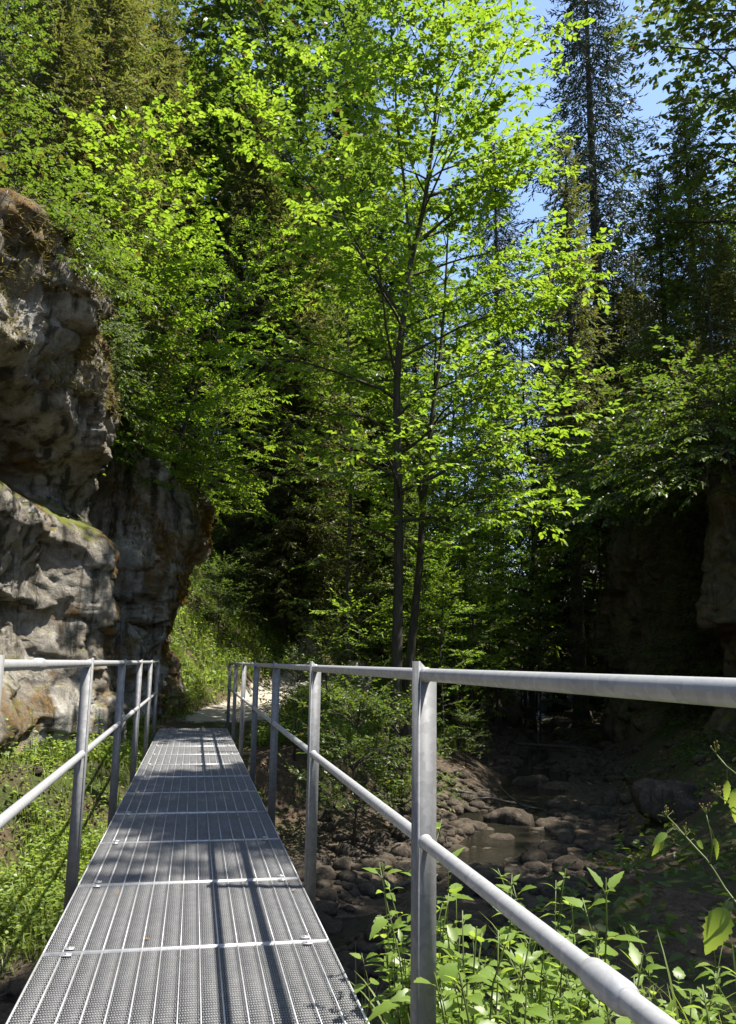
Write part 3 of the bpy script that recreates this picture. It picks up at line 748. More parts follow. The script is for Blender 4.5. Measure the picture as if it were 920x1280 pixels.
# trees off to the right whose crowns shade the deck and the stream
for kind, d_, x, y, rz, s, lab in [
 ('deciduous_tree', SHADE, 8.9, 6.4, 40, 1.0, 'broad dark tree on the right bank whose shadow falls across the bridge deck'),
 ('deciduous_tree', BIG[1], 12.4, 12.8, 140, .42, 'low leafy tree on the rim of the right-hand cliff nearest the bridge'),
 ('deciduous_tree', BIG[0], 14.6, 10.0, 200, .75, 'dark leafy tree behind the rim of the right-hand cliff, nearest the bridge'),
 ('deciduous_tree', SHADE, 12.3, 5.2, 160, .9, 'second high-crowned dark tree, farther up the right bank from the bridge'),
 ('deciduous_tree', SLIM[1], 9.2, 4.2, 300, .62, 'short leafy tree on the right bank opposite the near end of the bridge'),
 ('deciduous_tree', SLIM[1], 11.6, 15.6, 40, .55, 'low leafy tree set back on the rim of the right-hand cliff'),
 ('spruce_tree', SPRUCE2, 13.4, 18.8, 80, .45, 'olive conifer above the middle of the right-hand cliff')]:
    put(kind, d_, (x, y, ground(x, y) - .1), R_(rz), s, lab)
# far wood: many trees nothing tells apart
rg = np.random.default_rng(77)
for k, (az, dist) in enumerate([(-14, 34), (-9, 38), (-3, 36), (1.5, 44), (7.5, 42), (11.5, 48), (13, 36), (16.2, 56), (23, 66), (25, 58), (29.5, 60), (33, 48), (36.5, 38), (38, 30), (-16, 28), (5.2, 52), (9, 60), (31.5, 70), (14.5, 70), (-6, 48), (34.5, 62)]):
    con = k % 2 == 0
    d_ = (SPRUCE2, SPRUCE)[k % 4 == 0] if con else BIG[k % 3 == 1]
    sc_ = rg.uniform(.75, 1.0)
    if 16 < az < 28: sc_ *= .6
    put('spruce_tree' if con else 'deciduous_tree', d_, polar(az, dist), rg.uniform(0, 6), sc_,
        'dark conifer in the wood far back in the gorge' if con else 'leafy tree in the wood far back in the gorge', 'tree', 'trees of the far wood')
# undergrowth
def cliff_spot(x, y, z): return (x, y, z)
shrubs = [
 ('shrub', BUSH, (2.15, 11.4), .0, .95, 'dense small-leaved bush on the stream bank behind the second right railing post'),
 ('shrub', BUSH, (3.0, 12.0), 2., .85, 'small-leaved bush at the foot of the tall slender tree'),
 ('shrub', BUSH, (1.55, 13.0), 4., .7, 'low green bush beside the far end of the bridge, right of the path'),
 ('shrub', BUSH, (2.5, 16.2), 1., .8, 'leafy bush on the right edge of the path beyond the bridge'),
 ('shrub', BUSH, (4.7, 18.0), 3., .75, 'bush on the bank top where the path bends away'),
 ('shrub', BUSH, (5.4, 16.6), 5., .5, 'little tuft of green growing above the gravel bar'),
]
for kind, d_, (x, y), rz, s, lab in shrubs:
    put(kind, d_, (x, y, ground(x, y) - .06), rz, s, lab, 'bush', None, None, ('stem', 'crown'))
rg = np.random.default_rng(5)
for k, (az, dist, s) in enumerate([(3.5, 22.5, .7), (5, 26, .9), (8.5, 25, .8), (10, 23, .8), (12.5, 24, 1.0), (14.5, 21, .9), (16, 26, 1.1), (19.5, 22.5, .8), (20.5, 31, 1.2), (23.5, 33, 1.2), (17.8, 31, 1.2), (21.6, 37, 1.5), (1.4, 20.6, .7), (2.2, 23.5, .8)] + [(a, d, s) for a, d, s in zip(np.linspace(-2, 24, 22), [30, 36, 27, 33, 40, 29, 35, 26, 38, 31, 28, 34, 42, 30, 37, 33, 29, 44, 36, 48, 40, 33], [2.0, 2.4, 1.6, 2.2, 2.6, 1.8, 2, 1.4, 2.4, 2, 1.5, 2, 2.5, 1.6, 2, 1.5, 1.3, 2.2, 1.8, 2.2, 1.8, 1.4])]):
    q_ = polar(az, dist)
    if abs(float(seg_dist(A([q_[0]]), A([q_[1]]), STREAM)[0][0])) < 2.4: continue      # not in the stream bed
    put('shrub', BUSHB if az > 15 else BUSH, polar(az, dist, sink=.05), rg.uniform(0, 6), s * 1.2, 'bush in the undergrowth beneath the trees beyond the path', 'bush', 'bushes of the undergrowth', None, ('stem', 'crown'))
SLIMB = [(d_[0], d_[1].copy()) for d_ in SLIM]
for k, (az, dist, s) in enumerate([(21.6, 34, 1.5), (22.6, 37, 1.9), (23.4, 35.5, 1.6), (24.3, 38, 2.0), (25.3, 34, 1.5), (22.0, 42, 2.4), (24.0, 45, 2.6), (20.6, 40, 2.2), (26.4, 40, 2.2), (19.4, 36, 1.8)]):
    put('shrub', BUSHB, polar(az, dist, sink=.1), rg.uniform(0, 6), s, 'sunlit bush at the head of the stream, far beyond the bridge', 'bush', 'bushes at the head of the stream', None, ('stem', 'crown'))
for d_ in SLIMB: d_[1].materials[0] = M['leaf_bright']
for k, (az, dist, s) in enumerate([(16.6, 17.6, .36), (17.6, 19.2, .45), (18.6, 20.8, .5), (19.4, 22.8, .58), (20.2, 25.2, .62), (15.4, 18.4, .34), (16.8, 21.8, .55), (22.0, 29.5, .7), (18.0, 24.0, .62)]):
    put('sapling', SLIMB[k % 2], polar(az, dist), rg.uniform(0, 6), s, 'bright green sapling catching the sun between the trunks left of the stream', 'sapling', 'sunlit saplings left of the stream')
for k, (az, dist, s) in enumerate([(15.5, 28, .42), (20.0, 27, .4), (13.6, 19.5, .33), (24.2, 35, .5), (18.0, 35, .6), (11.6, 33, .5), (22.8, 25.5, .35)]):
    put('sapling', SLIM[k % 2], polar(az, dist), rg.uniform(0, 6), s * 1.3, 'young broadleaf sapling among the trunks beyond the stream bend', 'sapling', 'saplings between the trunks')
put('sapling', FIR, polar(13.9, 24), 1, .38, 'small pale fir between the tall slender tree and the pair of slim trees', 'sapling')

# ------------------------------------------------------------- cliffs
def n_(P, seed): return np.stack([fbm(P, 3.1, 2, seed + 21), fbm(P, 3.1, 2, seed + 22), fbm(P, 3.1, 2, seed + 23)], -1)
def cliff(name, L, top, feat, mat, label, nz=330, step=.06, seed=1, mossy=None, back=5.0, amp=1.0, bump_sc=1.0):
    S = resample(L, step); n = len(S)
    s_par = np.linspace(0, 1, n)
    # parameter over the original points
    _, par = seg_dist(S[:, 0], S[:, 1], L)
    T = nrm(np.gradient(S, axis=0)); Nn = np.stack([T[:, 1], -T[:, 0]], 1)
    k = 25; pad = np.concatenate([np.repeat(Nn[:1], k, 0), Nn, np.repeat(Nn[-1:], k, 0)]); ker = np.ones(2 * k + 1) / (2 * k + 1)
    Nn = nrm(np.stack([np.convolve(pad[:, c], ker, 'valid') for c in (0, 1)], 1))
    if name == 'rock_cliff' and L is RC: Nn = -Nn if (Nn[:, 0].mean() > 0) else Nn
    zt = np.interp(par, *top)
    v = np.linspace(0, 1, nz); nv = int(nz * .72)
    X = np.zeros((nz, n, 3))
    z0 = -2.2
    base = np.repeat(S[None], nz, 0)
    for j in range(nz):
        if j < nv:
            f = j / (nv - 1); X[j, :, :2] = S; X[j, :, 2] = z0 + (zt - z0) * f
        else:
            f = (j - nv + 1) / (nz - nv); dd = back * f
            X[j, :, :2] = S - Nn * dd; X[j, :, 2] = zt + dd * .32 - 1.0 * f ** 2.5
    d = feat(par[None, :].repeat(nz, 0), X[..., 2], X)
    P = X.copy()
    fade = np.ones((nz, 1)); fade[nv:, 0] = np.linspace(1, .5, nz - nv)
    c1, c2, rv, fa = cell(P * A([1, 1, .8]) + .25 * np.stack([fbm(P, 1.1, 3, seed + 5), fbm(P, 1.1, 3, seed + 6), fbm(P, 1.1, 3, seed + 7)], -1), .62 * bump_sc, seed, True)
    e1, e2, ev, fb = cell(P + .12 * np.stack([fbm(P, 2.1, 3, seed + 15), fbm(P, 2.1, 3, seed + 16), fbm(P, 2.1, 3, seed + 17)], -1), 1.7 * bump_sc, seed + 40, True)
    g1, g2, gv, fc = cell(P + .05 * n_(P, seed), 4.6, seed + 80, True)
    n1 = fbm(P, .5, 5, seed); n2 = fbm(P, 2.6, 5, seed + 30, .58)
    n3 = 1 - np.abs(fbm(P * A([1, 1, .45]) + .3 * n1[..., None], 1.5, 4, seed + 50)); n4 = fbm(P, 7.0, 3, seed + 60, .6)
    sm = 1 - .45 * (1 - sst(5.6, 6.2, par))[None] * (1 - sst(3.0, 3.8, P[..., 2])) * (L is LC)
    dd = d + amp * sm * ((rv - .5) * .22 * sst(0, .3, c2 - c1) + .36 * np.clip(fa, -.6, .6) + .24 * n1 + (ev - .5) * .08 * sst(0, .2, e2 - e1) + .16 * np.clip(fb, -.6, .6) + .055 * np.clip(fc, -.6, .6) - .06 * (1 - sst(0, .06, c2 - c1)) + .06 * (n3 - .7) + .03 * n2 + .014 * n4)
    dn = Nn[None] * dd[..., None]
    up = np.zeros_like(X); up[..., :2] = dn * fade[..., None]
    up[nv:, :, 2] += (dd[nv:] * .45) * np.linspace(0, 1, nz - nv)[:, None]
    Q = X + up
    me = mesh_data(name, Q.reshape(-1, 3), grid_faces(nz, n), mat, True)
    at = me.attributes.new('mossy', 'FLOAT', 'POINT'); at.data.foreach_set('value', np.clip(mossy(par[None, :].repeat(nz, 0), Q[..., 2], Q), 0, 1).ravel().astype(np.float32))
    o = obj(name, me); tag(o, label, 'cliff')
    return Q, Nn, par, nv

def mossy_left(u, z, X):
    n = fbm(X * A([1, 1, .45]), 1.6, 5, 71, .6)
    w = sst(6.3, 7.2, u) * .62 + .75 * sst(4.7, 5.3, z - .35 * (4.6 - u)) * (1 - sst(6.2, 6.8, u))
    return sst(.05, .4, n + w - .45)
def mossy_right(u, z, X): return .35 * sst(0, .5, fbm(X, 1.1, 4, 72))
def G(x, c, w): return np.exp(-((x - c) / w) ** 2)
def feat_left(u, z, X):
    d = 0 * z
    # par: 3=(-3.2,9.4) 4=(-2.45,11) 5=(-1.95,12.5) 6=(-1.4,14.3) 7=(-.72,15.8) 8=(-.12,16.9)
    near = 1 - sst(4.7, 6.1, u)
    d += near * (.85 * sst(4.0, 4.7, z + .5 * (u - 4)) - .3)                 # overhanging shelf
    d += near * (-.55 * G(z, 3.9 - .4 * (u - 4), .45) + .35 * G(z, 3.05, .55))      # recess below it, rounded lip
    d += .75 * G(u, 5.35, .42) * (1 - sst(2.6, 3.6, z))                        # pale buttress
    d += .5 * (1 - sst(.2, 1.6, z)) * near
    d += -1.25 * G(u, 6.15, .26) * (1 - sst(4.6, 5.4, z)) - .25 * G(u, 6.3, .3)   # dark crevice
    d += .35 * G(u, 7.1, .45) * G(z, 3.5, 1.4)
    tip = sst(6.9, 7.7, u) * (1 - sst(10, 11, u))
    d += tip * (.42 * G(z, 3.3, .75) + .28 * G(z, 4.3, .5) - .28 * G(z, 1.7, .6) + .12 * G(z, .4, .45) - .35 * sst(4.6, 5.6, z))
    return d
QL, NL, parL, nvL = cliff('rock_cliff', LC, LTOP, feat_left, M['rock'], mossy=mossy_left, label='tall grey limestone cliff with an overhanging mossy shelf, left of the bridge', nz=400, step=.05, seed=3, back=4.5)
def feat_right(u, z, X):
    d = .25 * np.sin(u * 2.1) * 0 + 0 * z
    d += -.9 * G(u, 5.9, .3) + .3 * G(u, 4.4, .5) * G(z, 3, 2) + .5 * (1 - sst(-.5, 1.0, z)) + .4 * sst(4.5, 6, z)
    return d
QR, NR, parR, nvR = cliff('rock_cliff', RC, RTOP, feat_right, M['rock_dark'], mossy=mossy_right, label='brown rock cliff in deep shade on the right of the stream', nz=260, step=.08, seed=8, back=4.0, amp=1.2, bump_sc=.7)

# ------------------------------------------------------------- moss and plants on the left cliff
def scatter_cliff(Q, Nn, sel, rng, count):
    """random points on cliff cells where sel>0 (weights); returns positions, outward normals"""
    e1 = Q[1:, :-1] - Q[:-1, :-1]; e2 = Q[:-1, 1:] - Q[:-1, :-1]
    nr = np.cross(e2, e1); ar = np.linalg.norm(nr, axis=-1); nr = nrm(nr)
    w_ = (sel[:-1, :-1] * ar).ravel(); w_ = w_ / w_.sum()
    idx = rng.choice(len(w_), count, p=w_); i, j = np.unravel_index(idx, ar.shape)
    f, g_ = rng.random((2, count, 1))
    P = Q[i, j] + e1[i, j] * f + e2[i, j] * g_
    n_ = nr[i, j]; flip = (n_[:, :2] * Nn[j]).sum(-1) < 0
    n_[flip & (np.abs(n_[:, 2]) < .9)] *= -1
    return P, n_
rg = np.random.default_rng(9)
U = parL[None, :].repeat(QL.shape[0], 0); Z = QL[..., 2]
patch = sst(-.1, .35, fbm(QL, 1.3, 4, 91))
sel = patch * (sst(6.6, 7.5, U) * (1 - sst(10, 11, U)) * sst(.1, .6, Z) * (.35 + G(Z, 3, 1.4) + G(Z, 4.8, .8)) + .25 * G(U, 7, .5) * sst(2.5, 4, Z))
P, n_ = scatter_cliff(QL, NL, sel, rg, 60000)
L = rg.uniform(.04, .15, len(P)); D = n_ * .5 + A([0, 0, -1.0]) + rg.normal(0, .35, (len(P), 3))
V, F = diamonds(P + n_ * .005, D, n_ + rg.normal(0, .5, (len(P), 3)), L, L * .28)
tag(obj('hanging_moss', mesh_data('hanging_moss', V, F, M['moss'])), 'rust-brown moss hanging on the mossy end of the left cliff', 'moss', kind='stuff')
up_ = np.gradient(QL, axis=0)
sel = sst(-.15, .25, fbm(QL, 1.1, 4, 95)) * (U < 6.6) * (Z > 4.7) * (np.arange(QL.shape[0])[:, None] > nvL - 70)
P, n_ = scatter_cliff(QL, NL, sel.astype(float), rg, 42000)
L = rg.uniform(.03, .14, len(P)); D = n_ * .6 + A([0, 0, .25]) + rg.normal(0, .5, (len(P), 3)) + A([.25, 0, -.45])
V, F = diamonds(P, D, n_ + rg.normal(0, .6, (len(P), 3)), L, L * .1)
tag(obj('dry_grass', mesh_data('dry_grass', V, F, M['dry_grass'])), 'dry straw-coloured grass and moss over the sunlit shelf of the left cliff', 'grass', kind='stuff')
def behind_r(u, b, sink=.2):
    j = np.argmin(np.abs(parR - u)); i = nvR + int(b / 4.0 * (QR.shape[0] - nvR - 1)); p = QR[min(i, QR.shape[0] - 1), j]
    return (p[0], p[1], p[2] - sink)
def on_cliff(u, z, inset=.1):
    j = np.argmin(np.abs(parL - u)); i = np.argmin(np.abs(QL[:, j, 2] - z) + (0 if z < 99 else 0)); p = QL[i, j]
    return (p[0] - NL[j, 0] * inset, p[1] - NL[j, 1] * inset, p[2] - .05)
def behind(u, b, sink=.15):
    """a spot b metres behind the rim"""
    j = np.argmin(np.abs(parL - u)); i = nvL + int(b / 4.5 * (QL.shape[0] - nvL - 1)); p = QL[min(i, QL.shape[0] - 1), j]
    return (p[0], p[1], p[2] - sink)
for u, b, d_, rz, s, kind, lab, cat in [
 (6.2, .8, MAPLE, .3, .84, 'deciduous_tree', 'bright yellow-green maple arching out over the left cliff', 'tree'),
 (7.2, 1.2, MAPLE, 1.1, .72, 'deciduous_tree', 'sunlit leafy tree on the cliff end, right of the arching maple', 'tree'),
 (5.0, 2.2, SLIM[1], 5.2, .5, 'deciduous_tree', 'shadowed leafy tree rooted behind the overhanging shelf', 'tree'),
 (7.3, .15, FEATHER, .2, 1.35, 'shrub', 'feathery light-green shrub spilling over the mossy end of the left cliff', 'bush'),
 (8.6, .15, FEATHER, .9, .8, 'shrub', 'feathery shrub hanging out over the path from the cliff end', 'bush'),
 (6.6, .1, HANGB, 5.6, .9, 'shrub', 'slender shrub at the top of the dark crevice', 'bush'),
 (5.5, .25, HANGM, 2.0, .8, 'shrub', 'small green bush on the shelf above the pale buttress', 'bush'),
 (6.05, .05, HANGM, 3.4, .9, 'shrub', 'dark-leaved bush on the rim left of the dark crevice', 'bush'),
 (4.5, 1.2, HANGM, 4.4, 1.0, 'shrub', 'shaded bush at the back of the overhanging shelf', 'bush'),
 (8.9, .4, HANGB, 4.4, .55, 'shrub', 'bush crowning the cliff end above the path', 'bush'),
 (7.9, 2.0, BUSH, 1.4, 1.5, 'shrub', 'large bush under the trees on the cliff end', 'bush'),
 (4.3, .05, HANGM, 1.4, .6, 'shrub', 'hanging green plant on the sunlit face of the overhanging shelf', 'bush'),
 (5.2, .05, HANGP, 3.0, .55, 'shrub', 'pale whitish-green plant hanging from the shelf edge', 'bush'),
 (6.3, .05, HANGB, 2.0, .8, 'shrub', 'light green bush hanging down beside the dark crevice', 'bush'),
 (7.6, .05, HANGB, 5.0, .75, 'shrub', 'light green bush drooping over the rust-brown moss of the cliff end', 'bush'),
 (5.6, 2.6, BUSH, 0.4, 1.6, 'shrub', 'large shadowed bush under the arching maple', 'bush')]:
    put(kind, d_, behind(u, b), rz, s, lab, cat, None, None, ('stem', 'crown') if kind == 'shrub' else ('trunk', 'crown'))

for u, b, d_, rz, s, kind, lab, cat in [
 (4.1, .1, HANGM, 2.6, 1.3, 'shrub', 'hanging shrub over the nearest brown face of the right-hand cliff', 'bush'),
 (4.7, .2, HANGM, 1.6, 1.4, 'shrub', 'round dark bush on the rim above the nearest brown face', 'bush'),
 (5.5, .1, HANGM, 3.3, 1.3, 'shrub', 'hanging shrub over the recess of the right-hand cliff', 'bush'),
 (6.6, .2, HANGM, 3.6, 1.4, 'shrub', 'dark bush on the rim right of the far brown face', 'bush'),
 (7.6, .1, HANGM, 2.9, 1.4, 'shrub', 'hanging shrub over the far brown face of the right-hand cliff', 'bush'),
 (8.4, .3, HANGM, 0.6, 1.4, 'shrub', 'bush on the left end of the right-hand cliff rim', 'bush'),
 (9.2, .3, HANGB, 5.6, 1.4, 'shrub', 'brighter bush where the right-hand cliff ends', 'bush'),
 (5.0, 2.2, FIR, 1.6, .75, 'spruce_tree', 'small fir behind the bushes of the nearest brown face', 'tree'),
 (7.0, 1.6, FIR, 2.6, .8, 'spruce_tree', 'small fir behind the bushes of the far brown face', 'tree'),
 (8.0, 2.4, SLIM[0], 2.6, .5, 'deciduous_tree', 'small leafy tree behind the left end of the right-hand cliff rim', 'tree')]:
    put(kind, d_, behind_r(u, b), rz, s, lab, cat, None, None, ('stem', 'crown') if kind == 'shrub' else ('trunk', 'crown'))

# ------------------------------------------------------------- rocks
def rock_mesh(seed, sub=4, sq=(1, 1, .7), amp=.34):
    import bmesh
    bm = bmesh.new(); bmesh.ops.create_icosphere(bm, subdivisions=sub, radius=1)
    V = A([v.co[:] for v in bm.verts]); F = A([[v.index for v in f.verts] for f in bm.faces]); bm.free()
    c1, c2, rv = cell(V, 1.1, seed); n = fbm(V, .9, 4, seed); n2 = fbm(V, 3.5, 3, seed + 3)
    V = V * (1 + amp * n + amp * .7 * (rv - .5) * sst(0, .25, c2 - c1) + .05 * n2)[:, None]
    V = np.clip(V, -.95, .95) * A(sq)
    return V, F
for seed, (x, y), s, sq, mk, lab in [
 (1, (9.25, 25.3), .95, (1, .9, .78), 'rock_dark', 'largest dark boulder at the left edge of the stream'),
 (2, (7.7, 24.6), .55, (1, .8, .8), 'rock_dark', 'dark boulder left of the largest one, below the gravel bank'),
 (3, (12.2, 27.3), .8, (1.25, .7, .5), 'stone', 'flat dark slab lying across the head of the stream'),
 (4, (13.6, 28.6), .6, (1.3, .8, .6), 'stone', 'sunlit rock on the far gravel bank, right of the flat slab'),
 (5, (6.6, 11.1), .42, (1.2, .9, .95), 'stone', 'rough boulder lying in shade on the right bank'),
 (6, (6.9, 16.9), .34, (1.2, .9, .55), 'stone', 'small wet boulder in the middle of the stream'),
 (7, (5.1, 13.4), .30, (1.3, .9, .9), 'stone', 'low dark boulder parting the water below the lit gravel'),
 (8, (3.2, 9.4), .32, (1.3, .9, .6), 'stone', 'rounded stone beside the stream under the right railing'),
 (9, (-1.05, 7.5), .26, (1.3, .9, .4), 'stone', 'flat pale stone on the litter-covered bank left of the deck'),
 (10, (2.95, 22.9), .62, (.8, .7, 1.15), 'rock', 'beige rock outcrop on the dark slope behind the path'),
 (11, (3.6, 18.9), .5, (.75, .7, 1.2), 'rock', 'mossy rock stump below the fern-like sapling'),
 (12, (14.6, 29.8), .4, (1.2, .8, .7), 'stone', 'small rock at the right end of the far gravel bank')]:
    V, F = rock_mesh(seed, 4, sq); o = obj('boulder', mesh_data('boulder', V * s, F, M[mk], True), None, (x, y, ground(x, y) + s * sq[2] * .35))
    o.rotation_euler = (0, 0, seed * 1.7); tag(o, lab, 'rock')
rg = np.random.default_rng(21)
RM = [rock_mesh(60 + k, 2, ((1, .8, .55), (1, .6, .4), (1, .9, .75))[k % 3], .36) for k in range(9)]
mb = MB(); cnt = 0
t_ = rg.uniform(0, 1, 17000); SLm = SL[(SL[:, 1] > 3) & (SL[:, 1] < 34)]
gap_ = (SL[:, 1] > 3) & (SL[:, 1] < 34); Ns_ = Nn[gap_] if len(Nn) == len(SL) else None
T2 = nrm(np.gradient(SLm[:, :2], axis=0)); N2 = np.stack([T2[:, 1], -T2[:, 0]], 1)
i = (t_ * (len(SLm) - 1)).astype(int)
o_ = rg.normal(0, 1.15, len(i)); o_ = np.where(np.abs(o_) < .45, o_ * 2.2, o_)
px, py = SLm[i, 0] + N2[i, 0] * o_, SLm[i, 1] + N2[i, 1] * o_
clump = fbm(np.stack([px, py, 0 * px], 1), .8, 3, 44) > -.15
px, py = px[clump], py[clump]; pz = terrain(px, py)
size = .018 + .17 * rg.random(len(px)) ** 9 + .045 * rg.random(len(px)) ** 1.5
ca = rg.uniform(0, 6.28, len(px))
k_ = rg.integers(0, 9, len(px))
for m_ in range(9):
    V, F = RM[m_]; s_ = k_ == m_
    c, s = np.cos(ca[s_]), np.sin(ca[s_])
    x = V[None, :, 0] * c[:, None] - V[None, :, 1] * s[:, None]; y = V[None, :, 0] * s[:, None] + V[None, :, 1] * c[:, None]
    Q = np.stack([x, y, np.repeat(V[None, :, 2], len(c), 0)], -1) * size[s_][:, None, None] + np.stack([px, py, pz + size * .12], 1)[s_][:, None]
    mb.add(Q.reshape(-1, 3), (F[None] + (np.arange(len(c)) * len(V))[:, None, None]).reshape(-1, 3))
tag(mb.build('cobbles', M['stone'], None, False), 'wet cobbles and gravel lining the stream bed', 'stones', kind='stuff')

for seed, (x0, y0), (x1, y1), r_, lab in [
 (1, (4.6, 15.0), (6.3, 14.1), .035, 'bleached branch lying across the gravel by the stream'),
 (2, (2.3, 9.8), (3.6, 10.9), .03, 'dark fallen branch on the stream bank under the right railing'),
 (3, (8.3, 21.6), (9.9, 20.2), .05, 'fallen log wedged between stones up the stream'),
 (4, (-1.7, 7.0), (-.75, 7.9), .014, 'thin dead twig on the litter left of the deck')]:
    rng = np.random.default_rng(seed); t = np.linspace(0, 1, 12); x = x0 + (x1 - x0) * t + rng.normal(0, .02, 12); y = y0 + (y1 - y0) * t + rng.normal(0, .02, 12)
    z = np.maximum(np.interp(t, [0, 1], [ground(x0, y0), ground(x1, y1)]), terrain(x, y)) + r_ * 1.2 + .04
    b = MB(); c = np.stack([x, y, z], 1); b.tube(c, r_ * (1 - .6 * t), 8)
    for k in (4, 7, 9): b.tube(curve_from(c[k], (rng.normal(), rng.normal(), .5), r_ * 14, 6, rng, 0, .15), np.linspace(r_ * .45, r_ * .12, 6), 5)
    o = b.build('fallen_branch', M['bark_grey'], None, True); tag(o, lab, 'branch')

# ------------------------------------------------------------- grass, herbs and leaf litter
def blades(P, h, w, rng, bend=.5):
    n = len(P); a = rng.uniform(0, 6.28, n); d = np.stack([np.cos(a), np.sin(a), 0 * a], 1); s = np.stack([-np.sin(a), np.cos(a), 0 * a], 1)
    b = (bend * rng.uniform(.2, 1.4, n))[:, None]; h = h[:, None]; w = np.broadcast_to(w, (n,))[:, None]
    Z_ = A([0, 0, 1.])
    p1 = P + Z_ * h * .5 + d * h * b * .22; p2 = P + Z_ * h * (.92 - .2 * b) + d * h * b * .8
    V = np.stack([P - s * w, P + s * w, p1 + s * w * .8, p1 - s * w * .8, p2], 1).reshape(-1, 3); i = (np.arange(n) * 5)[:, None]
    return V, [i + A([[0, 1, 2, 3]]), i + A([[3, 2, 4]])]
def area(n, x0, x1, y0, y1, rng, dens):
    x = rng.uniform(x0, x1, n); y = rng.uniform(y0, y1, n); k = rng.random(n) < dens(x, y)
    x, y = x[k], y[k]; return np.stack([x, y, terrain(x, y)], 1)
rg = np.random.default_rng(31)
def d_left(x, y):
    c, _ = seg_dist(x, y, LC); i = inside(x, y, LC_IN)
    nn = fbm(np.stack([x, y, 0 * x], 1), .9, 3, 61)
    return (~i) * (np.abs(x - .04) > .62) * sst(7.9, 9.0, y + nn * 1.2) * (.15 + .85 * sst(-.3, .3, nn)) * (1 - .0 * y)
P = area(90000, -5.5, -.5, 6, 15, rg, d_left)
V, F = blades(P, rg.uniform(.06, .24, len(P)), rg.uniform(.004, .007, len(P)), rg, .9)
tag(obj('bank_grass', mesh_data('bank_grass', V, F, M['grass'])), 'sunlit green grass on the bank between the left railing and the cliff', 'grass', kind='stuff')
P = area(42000, -5.5, -.5, 6, 15, rg, d_left); n = len(P)
P[:, 2] += rg.uniform(.05, .24, n); a = rg.uniform(0, 6.28, n)
V, F = leaves(P, np.stack([np.cos(a), np.sin(a), rg.uniform(-.3, .4, n)], 1), A([0, 0, 1.]) + rg.normal(0, .35, (n, 3)), rg.uniform(.03, .075, n), rg.uniform(.018, .045, n))
tag(obj('bank_herbs', mesh_data('bank_herbs', V, F, M['leaf_herb'])), 'low leafy herbs mixed into the grass of the left bank', 'herbs', kind='stuff')
def d_slope(x, y):
    i = inside(x, y, LC_IN); pd, _ = seg_dist(x, y, PATH)
    nn = fbm(np.stack([x, y, 0 * x], 1), .8, 3, 63)
    sd, _ = seg_dist(x, y, STREAM)
    return (~i) * sst(.75, 1.3, np.abs(pd) + nn * .3) * (sd < -1.6) * (.5 + .5 * sst(-.3, .3, nn)) * (1 - .75 * sst(24, 29, y))
P = area(110000, -1.5, 8, 13.6, 30, rg, d_slope)
V, F = blades(P, rg.uniform(.10, .42, len(P)), rg.uniform(.005, .009, len(P)), rg, .6)
tag(obj('meadow_grass', mesh_data('meadow_grass', V, F, M['grass'])), 'long bright grass on the slope beside the path beyond the bridge', 'grass', kind='stuff')
P = area(50000, -1.5, 8, 13.6, 30, rg, d_slope); n = len(P)
P[:, 2] += rg.uniform(.05, .34, n) * (.5 + .5 * (fbm(P, 1.2, 2, 66) > 0)); a = rg.uniform(0, 6.28, n)
V, F = leaves(P, np.stack([np.cos(a), np.sin(a), rg.uniform(-.4, .3, n)], 1), A([0, 0, 1.]) + rg.normal(0, .4, (n, 3)), rg.uniform(.05, .12, n), rg.uniform(.03, .07, n))
tag(obj('meadow_herbs', mesh_data('meadow_herbs', V, F, M['leaf_herb'])), 'leafy herbs among the long grass beside the path', 'herbs', kind='stuff')
# forest floor cover on both banks
def d_floor(x, y):
    sd, _ = seg_dist(x, y, STREAM); pd, _ = seg_dist(x, y, PATH); nn = fbm(np.stack([x, y, 0 * x], 1), .55, 3, 68)
    ok = ~inside(x, y, RC_IN)
    return ok * ((sd > 1.9) | (sd < -2.2)) * (np.abs(pd) > 1.0) * sst(-.25, .35, nn) * (np.abs(x - .04) > .7) * ((x > .6) | (y > 17))
P = area(70000, -2, 20, 4, 45, rg, d_floor); n = len(P)
P[:, 2] += rg.uniform(.03, .35, n); a = rg.uniform(0, 6.28, n)
V, F = leaves(P, np.stack([np.cos(a), np.sin(a), rg.uniform(-.4, .3, n)], 1), A([0, 0, 1.]) + rg.normal(0, .4, (n, 3)), rg.uniform(.05, .13, n), rg.uniform(.03, .07, n))
tag(obj('forest_undergrowth', mesh_data('forest_undergrowth', V, F, M['leaf_mid'])), 'knee-high green undergrowth on the shaded forest floor', 'undergrowth', kind='stuff')
def d_lit(x, y):
    sd, _ = seg_dist(x, y, STREAM); return (np.abs(sd) > .9) * (.35 + .65 * (y < 8) * (x < 0)) * (np.abs(x - .04) > .55)
P = area(9000, -5, 12, 3.5, 28, rg, d_lit); P[:, 2] += .012
q_ = np.stack([rg.uniform(-.48, .56, 46), rg.uniform(3.5, 14.5, 46), np.full(46, .004)], 1); P = np.concatenate([P, q_]); n = len(P); a = rg.uniform(0, 6.28, n)
V, F = leaves(P, np.stack([np.cos(a), np.sin(a), rg.uniform(-.2, .3, n)], 1), A([0, 0, 1.]) + rg.normal(0, .45, (n, 3)), np.where(P[:, 2] == .004, .028, rg.uniform(.04, .09, n)), np.where(P[:, 2] == .004, .012, rg.uniform(.025, .055, n)), .3, -.2)
tag(obj('leaf_litter', mesh_data('leaf_litter', V, F, M['litter'])), 'dry brown leaves littering the banks of the stream', 'leaf litter', kind='stuff')

